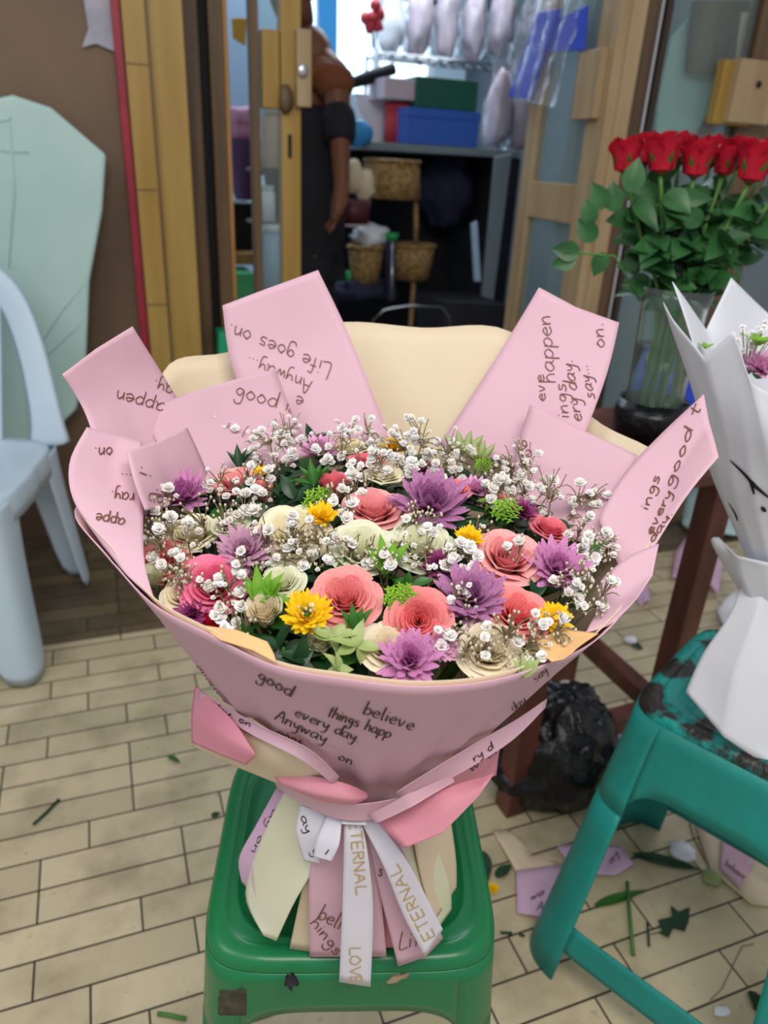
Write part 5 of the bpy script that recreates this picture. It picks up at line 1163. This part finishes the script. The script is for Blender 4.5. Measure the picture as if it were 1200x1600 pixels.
# ================================================================ LITTER ON THE FLOOR
def floorpoly(name, pts, m, label, cat='paper scrap', z=.003, th=.0008, fold=0, text=None, group='paper scraps on the floor'):
    P = [onz(a, b, z) for a, b in pts]; n = len(P); c = sum(P, Vector()) / n
    rings = [.35, .7, 1.0]; V = [c + Vector((0, 0, .004))]; sub = 4; m_ = n * sub
    for r in rings:
        for k in range(m_):
            q = P[k // sub].lerp(P[(k // sub + 1) % n], (k % sub) / sub); p = c.lerp(q, r); V.append(p + Vector((0, 0, .003 + .004 * noise.noise(p * 16) + (fold * r * max(0, math.sin(k / m_ * 12.56))))))
    Fc = [(0, 1 + k, 1 + (k + 1) % m_) for k in range(m_)]
    for j in range(len(rings) - 1): Fc += [(1 + j * m_ + k, 1 + (j + 1) * m_ + k, 1 + (j + 1) * m_ + (k + 1) % m_, 1 + j * m_ + (k + 1) % m_) for k in range(m_)]
    o = mesh(name, V, Fc, m, solid=th, label=label, cat=cat, group=group); o_v[o.name] = (V, Fc)
    return o
s1_ = floorpoly('paper_scrap', [(768, 1297), (795, 1295), (830, 1340), (880, 1352), (900, 1388), (808, 1368)], 'cream', 'cream paper scrap on the floor just below the black bag')
s2_ = floorpoly('paper_scrap', [(806, 1362), (878, 1352), (890, 1400), (862, 1438), (808, 1428)], 'lilac', 'lilac paper scrap with script left of the teal stool leg', z=.006)
s3_ = floorpoly('paper_scrap', [(870, 1325), (900, 1320), (968, 1325), (990, 1352), (960, 1370), (900, 1366)], 'lilac', 'lilac paper scrap behind the teal stool leg', z=.005)
s4_ = floorpoly('paper_scrap', [(1085, 1286), (1200, 1340), (1240, 1380), (1230, 1420), (1172, 1415), (1110, 1360)], 'cream', 'large cream sheet on the floor seen through the teal stool')
s5_ = floorpoly('paper_scrap', [(1128, 1312), (1180, 1340), (1156, 1392), (1124, 1358)], 'pink', 'pink scrap with script on the large cream sheet', z=.009)
s6_ = floorpoly('paper_scrap', [(922, 1122), (985, 1100), (985, 1160), (940, 1160)], 'pink', 'pink scrap between the black bag and the teal stool')
s7_ = floorpoly('paper_scrap', [(1056, 862), (1085, 838), (1130, 872), (1122, 930), (1070, 900), (1050, 905)], 'lilac', 'crumpled lilac sheet on the floor behind the wooden stand', z=.02, fold=.03)
s8_ = floorpoly('paper_scrap', [(1120, 955), (1150, 935), (1180, 940), (1165, 985), (1128, 975)], 'white_paper', 'crumpled whitish paper behind the teal stool corner', z=.02, fold=.03)
s9_ = floorpoly('paper_scrap', [(990, 930), (1010, 905), (1015, 940), (1000, 950)], 'lilac', 'small lilac scrap left of the wooden stand leg', fold=.01)
s10_ = floorpoly('paper_scrap', [(1066, 770), (1130, 745), (1190, 830), (1100, 845), (1066, 820)], 'teal_film', 'pale green plastic sheet on the floor behind the bouquets', z=.03, fold=.03)
writing([s2_], 'wake', (828, 1408), (17, -8), (5, -14), 'dark_ink', .0016)
writing([s2_], 'An', (838, 1424), (16, -3), (4, -14), 'dark_ink', .0016)
writing([s3_], 'ay', (955, 1352), (10, -16), (-8, -8), 'dark_ink', .0016)
writing([s5_], 'believe', (1132, 1352), (9, 7), (5, -10), 'dark_ink', .0014)
def fleaf(px, py, px2, py2, wd, m, label, cat='leaf', z=.004):
    a, b = onz(px, py, z), onz(px2, py2, z); g = G(); leaf_g(g, a, b - a, Vector((0, 0, 1)), (b - a).length, wd, bend=0, fold=.25); g.make('fallen_leaf', m, label=label, cat=cat, group='fallen leaves on the floor')
fleaf(990, 1335, 1100, 1360, .012, 'dark_leaf', 'long dark leaf on the floor through the teal stool opening')
fleaf(930, 1415, 1010, 1390, .009, 'leaf', 'narrow green leaf crossing the cut stem on the floor')
fleaf(775, 1370, 800, 1350, .010, 'dark_leaf', 'small dark leaf right of the green stool')
fleaf(752, 1330, 762, 1380, .014, 'dark_leaf', 'dark leaf half hidden behind the green stool edge')
fleaf(262, 1180, 282, 1192, .006, 'leaf', 'small green leaf on the tiles left of the bouquet')
fleaf(330, 1275, 345, 1270, .006, 'dark_leaf', 'tiny dark leaf beside the green stool corner')
P = [(1010, 1462), (1035, 1455), (1028, 1438), (1050, 1433), (1048, 1415), (1060, 1425), (1078, 1418), (1076, 1440), (1070, 1455), (1052, 1450), (1045, 1465), (1030, 1458)]
g = G(); g.prism([onz(a, b, .004) for a, b in P], (0, 0, .0015)); g.make('fallen_leaf', 'dark_leaf', smooth=False, label='jagged dark chrysanthemum leaf on the floor through the teal stool', cat='leaf', group='fallen leaves on the floor')
def fstem(pts, r, m, label, z=None):
    g = G(); z = z or r + .001; g.tube([onz(a, b, z) for a, b in pts], r, 8); g.make('cut_stem', m, label=label, cat='stem', group='cut stems on the floor')
fstem([(980, 1378), (984, 1430), (990, 1492)], .0032, 'stem', 'thick green cut stem seen through the teal stool opening', .008)
fstem([(1012, 1440), (1014, 1478)], .002, 'dark_leaf', 'short dark stem beside the jagged leaf')
fstem([(52, 1288), (72, 1270), (92, 1249)], .0028, 'dark_leaf', 'dark cut stem lying on the tiles at the left')
fstem([(246, 1584), (262, 1586), (290, 1592)], .0032, 'stem', 'green cut stem at the lower left of the green stool')
fstem([(1078, 1286), (1085, 1310), (1100, 1340), (1112, 1358)], .0012, 'dry_stem', 'thin dark twig across the cream sheet')
fstem([(1178, 1475), (1160, 1478), (1140, 1520), (1128, 1545), (1110, 1562)], .0008, 'dry_stem', 'thin curved twig on the tiles at the lower right')
fstem([(782, 1457), (800, 1458)], .0022, 'dark_leaf', 'short dark stem piece on the tiles right of the green stool')
fstem([(811, 1460), (820, 1462)], .0022, 'dark_leaf', 'tiny dark stem piece left of the teal stool leg')
b = onz(770, 1392, .004); place('fallen_blossom', 'daisy', 'yellow', 1, b + Vector((0, 0, .006)), Vector((0, -.2, 1)).normalized(), .011, 'small yellow blossom lying on the floor right of the green stool', 'blossom', None)
for (px, py, r_, m, lab) in ((1066, 1330, .022, 'white', 'round white foam net on the floor through the teal stool'), (1112, 1372, .016, 'pale_leaf', 'pale crumpled petal ball on the floor before the cream sheet')):
    g = G(); g.blob(onz(px, py, r_ * .45), (r_, r_, r_ * .5), amp=.4, k=18, j=10); g.make('foam_net', m, label=lab, cat='foam net')
g = G(); g.blob(onz(1190, 1570, .008), (.012, .02, .008), amp=.6, k=12, j=8); g.make('dark_scrap', 'dark_leaf', label='dark withered scrap at the lower right corner', cat='scrap')
g = G(); g.blob(onz(1128, 1580, .003), (.014, .008, .003), amp=.5, k=12, j=8); g.make('white_scrap', 'white', label='small white scrap near the teal stool stretcher', cat='scrap')
for (px, py, k, lab) in ((985, 1000, 3, 'white petal with green leaf on the floor under the wooden stand'), (882, 1070, 8, 'white petal on the floor left of the stand rail')):
    c = onz(px, py, .01); t = thing('fallen_blossom', c, lab, 'blossom'); g = G(); g.blob(c, (.018, .014, .009), amp=.4, k=12, j=8, seed=k); g.make('petals', 'white', t)
    g = G(); leaf_g(g, c + Vector((0, 0, -.004)), Vector((.3, -1, 0)), Vector((0, 0, 1)), .05, .012); g.make('leaf', 'dark_leaf', t)
# black bag
g = G(); bc = onz(868, 1255, .0); K, J = 64, 36; V = []
for j in range(J + 1):
    th = math.pi * j / J
    for q in range(K):
        ph = 2 * math.pi * q / K; d = Vector((math.sin(th) * math.cos(ph), math.sin(th) * math.sin(ph), math.cos(th)))
        e = 1 + .10 * noise.noise(d * 2.2) - .14 * abs(noise.noise(d * 3.5 + Vector((3, 1, 2)))) - .08 * abs(noise.noise(d * 8)) - .04 * abs(noise.noise(d * 16))
        p = Vector((d.x * .125 * e, d.y * .12 * e, d.z * .135 * e)); z = max(.003, p.z + .10)
        V.append(bc + Vector((.02, .05, 0)) + Vector((p.x * (1 + .25 * (d.z < 0)), p.y, z)))
g.add(V, [(j * K + q, (j + 1) * K + q, (j + 1) * K + (q + 1) % K, j * K + (q + 1) % K) for j in range(J) for q in range(K)])
g.make('bin_bag', 'black_plastic', label='crumpled black plastic bag on the floor under the wooden stand', cat='bag')

# scraps on the green stool front edge
def on_stool(px, py, m, label, rw, rh, seed):
    p = onz(px, py, .4505); g = G(); g.blob(p, (rw, rh, .0018), amp=.7, freq=2, k=14, j=6, seed=seed)
    g.make('dirt_scrap', m, label=label, cat='scrap', group='dirt scraps on the green stool')
on_stool(455, 1533, 'dark', 'dark triangular dirt scrap at the front edge of the green stool', .006, .007, 1)
on_stool(622, 1528, 'dry_stem', 'thin brown twig scrap at the front edge of the green stool', .011, .003, 2)

for ch in gs.children:
    if ch.name.startswith('skirt'):
        Tg = BVHTree.FromPolygons([v.co + ORG[gs.name] for v in ch.data.vertices], [tuple(p.vertices) for p in ch.data.polygons])
        g = G(); V = []
        for j in range(7):
            for i in range(7):
                x = 341 + 44 * i / 6; y = 1546 + 40 * j / 6 + (3 if i in (0, 6) and j % 2 else 0); d = ray(x, y).normalized(); h = Tg.ray_cast(CP, d)
                V.append((h[0] if h[0] else onz(x, y, .43)) - d * (.0025 + .001 * noise.noise(Vector((i, j, 0)) * .7)))
        g.add(V, [(j * 7 + i, j * 7 + i + 1, j * 7 + i + 8, j * 7 + i + 7) for j in range(6) for i in range(6)])
        g.make('dirt_scrap', mat('dried_dirt', '#4d4a38', .8, '#2b2a22', 60, bump=.5), solid=.001, label='dark square patch of dried dirt on the front face of the green stool', cat='scrap', group='dirt scraps on the green stool')
# ================================================================ PERSON IN THE SHOP
YP = 2.72
def PP(px, py, dy=0): return ony(px, py, YP + dy)
sh = PP(512, 80); hip = PP(500, 330); fx = hip.x
t = thing('person', (fx, YP, 0), 'person in a brown and black top standing behind the door with back turned', 'person')
def skin(name, pts, edges, rad, m, sub=2):
    me = bpy.data.meshes.new(name); o = ORG[t.name]; me.from_pydata([Vector(p) - o for p in pts], edges, []); me.materials.append(M[m])
    ob = link(bpy.data.objects.new(name, me)); ob.parent = t
    sk_ = ob.modifiers.new('skin', 'SKIN'); sk_.use_smooth_shade = True
    for i, r in enumerate(rad):
        sv = me.skin_vertices[0].data[i]; sv.radius = r if isinstance(r, tuple) else (r, r); sv.use_root = (i == 0)
    s = ob.modifiers.new('sub', 'SUBSURF'); s.levels = s.render_levels = sub
    for p in me.polygons: p.use_smooth = True
    return ob
pel = Vector((fx - .06, YP + .02, .86)); chest = Vector((fx - .05, YP + .05, 1.15)); neckb = Vector((sh.x - .04, YP + .06, sh.z + .0)); head = neckb + Vector((-.06, .05, .20)); headt = head + Vector((0, 0, .10))
shR = Vector((sh.x + .01, YP - .06, sh.z - .07)); elb = PP(531, 215, -.12); wri = PP(534, 292, -.20); hnd = wri + Vector((-.02, -.03, -.07))
shL = Vector((sh.x - .10, YP + .2, sh.z - .06)); elL = shL + Vector((-.03, .03, -.28)); wrL = elL + Vector((-.20, .16, -.06)); hL = wrL + Vector((-.06, .02, -.04))
knR = Vector((fx + .0, YP - .05, .46)); anR = Vector((fx + .02, YP - .05, .08)); toR = anR + Vector((-.12, -.06, -.05)); knL = Vector((fx - .03, YP + .12, .46)); anL = Vector((fx - .02, YP + .13, .08)); toL = anL + Vector((-.12, -.03, -.05))
hipR = pel + Vector((0, -.07, -.04)); hipL = pel + Vector((0, .1, -.04))
pts = [pel, chest, neckb, head - Vector((0, 0, .06)), head, headt, shR, elb, wri, hnd, shL, elL, wrL, hL, hipR, knR, anR, toR, hipL, knL, anL, toL]
ed = [(0, 1), (1, 2), (2, 3), (3, 4), (4, 5), (2, 6), (6, 7), (7, 8), (8, 9), (2, 10), (10, 11), (11, 12), (12, 13), (0, 14), (14, 15), (15, 16), (16, 17), (0, 18), (18, 19), (19, 20), (20, 21)]
rad = [.10, .11, .055, .07, .09, .06, .05, .038, .026, .032, .05, .038, .026, .032, .08, .052, .035, .03, .08, .052, .035, .03]
for hh, sgn in ((9, -1), (13, 1)):
    for k in range(5):
        b = pts[hh]; dx = Vector((-.012 + .0 * k, (k - 2) * .013, -.03 - (.006 if k in (2,) else 0) + (.02 if k == 0 else 0)))
        pts.append(b + dx); pts.append(b + dx * 1.9 + Vector((-.008, 0, -.004))); n_ = len(pts); ed += [(hh, n_ - 2), (n_ - 2, n_ - 1)]; rad += [.008, .007]
skin('body', pts, ed, rad, 'skin')
skin('brown_yoke', [neckb - Vector((0, 0, .03)), neckb.lerp(chest, .5), shR, shR.lerp(elb, .42), shL, shL.lerp(elL, .4)], [(0, 1), (0, 2), (2, 3), (0, 4), (4, 5)], [.075, .14, .075, .066, .07, .06], 'brown_cloth')
skin('black_top', [neckb.lerp(chest, .5), neckb.lerp(chest, .8), chest - Vector((0, 0, .05)), Vector((fx - .04, YP + .02, 1.0)), Vector((fx - .05, YP + .02, .86)), Vector((fx - .05, YP + .02, .72))], [(0, 1), (1, 2), (2, 3), (3, 4), (4, 5)], [.15, .16, .155, .15, .15, .14], 'black_cloth')
skin('black_sleeve', [shR.lerp(elb, .38), elb, elb.lerp(wri, .15)], [(0, 1), (1, 2)], [.07, .058, .05], 'black_cloth')
skin('trousers', [pel - Vector((0, 0, .08)), hipR, knR, anR + Vector((0, 0, .03)), hipL, knL, anL + Vector((0, 0, .03))], [(0, 1), (1, 2), (2, 3), (0, 4), (4, 5), (5, 6)], [.12, .1, .075, .06, .1, .075, .06], 'black_cloth')
g = G(); g.blob(head + Vector((.02, .0, .05)), (.10, .09, .12), amp=.1, k=24, j=16); g.make('hair', 'hair', t)
g = G(); g.blob(head + Vector((-.095, -.01, -.01)), (.018, .013, .022), k=10, j=6); g.make('nose', 'skin', t)
g = G()
g.blob(head + Vector((-.08, -.04, .015)), (.01, .012, .008), k=10, j=6); g.blob(head + Vector((-.08, .03, .015)), (.01, .012, .008), k=10, j=6); g.make('eyes', 'white', t)
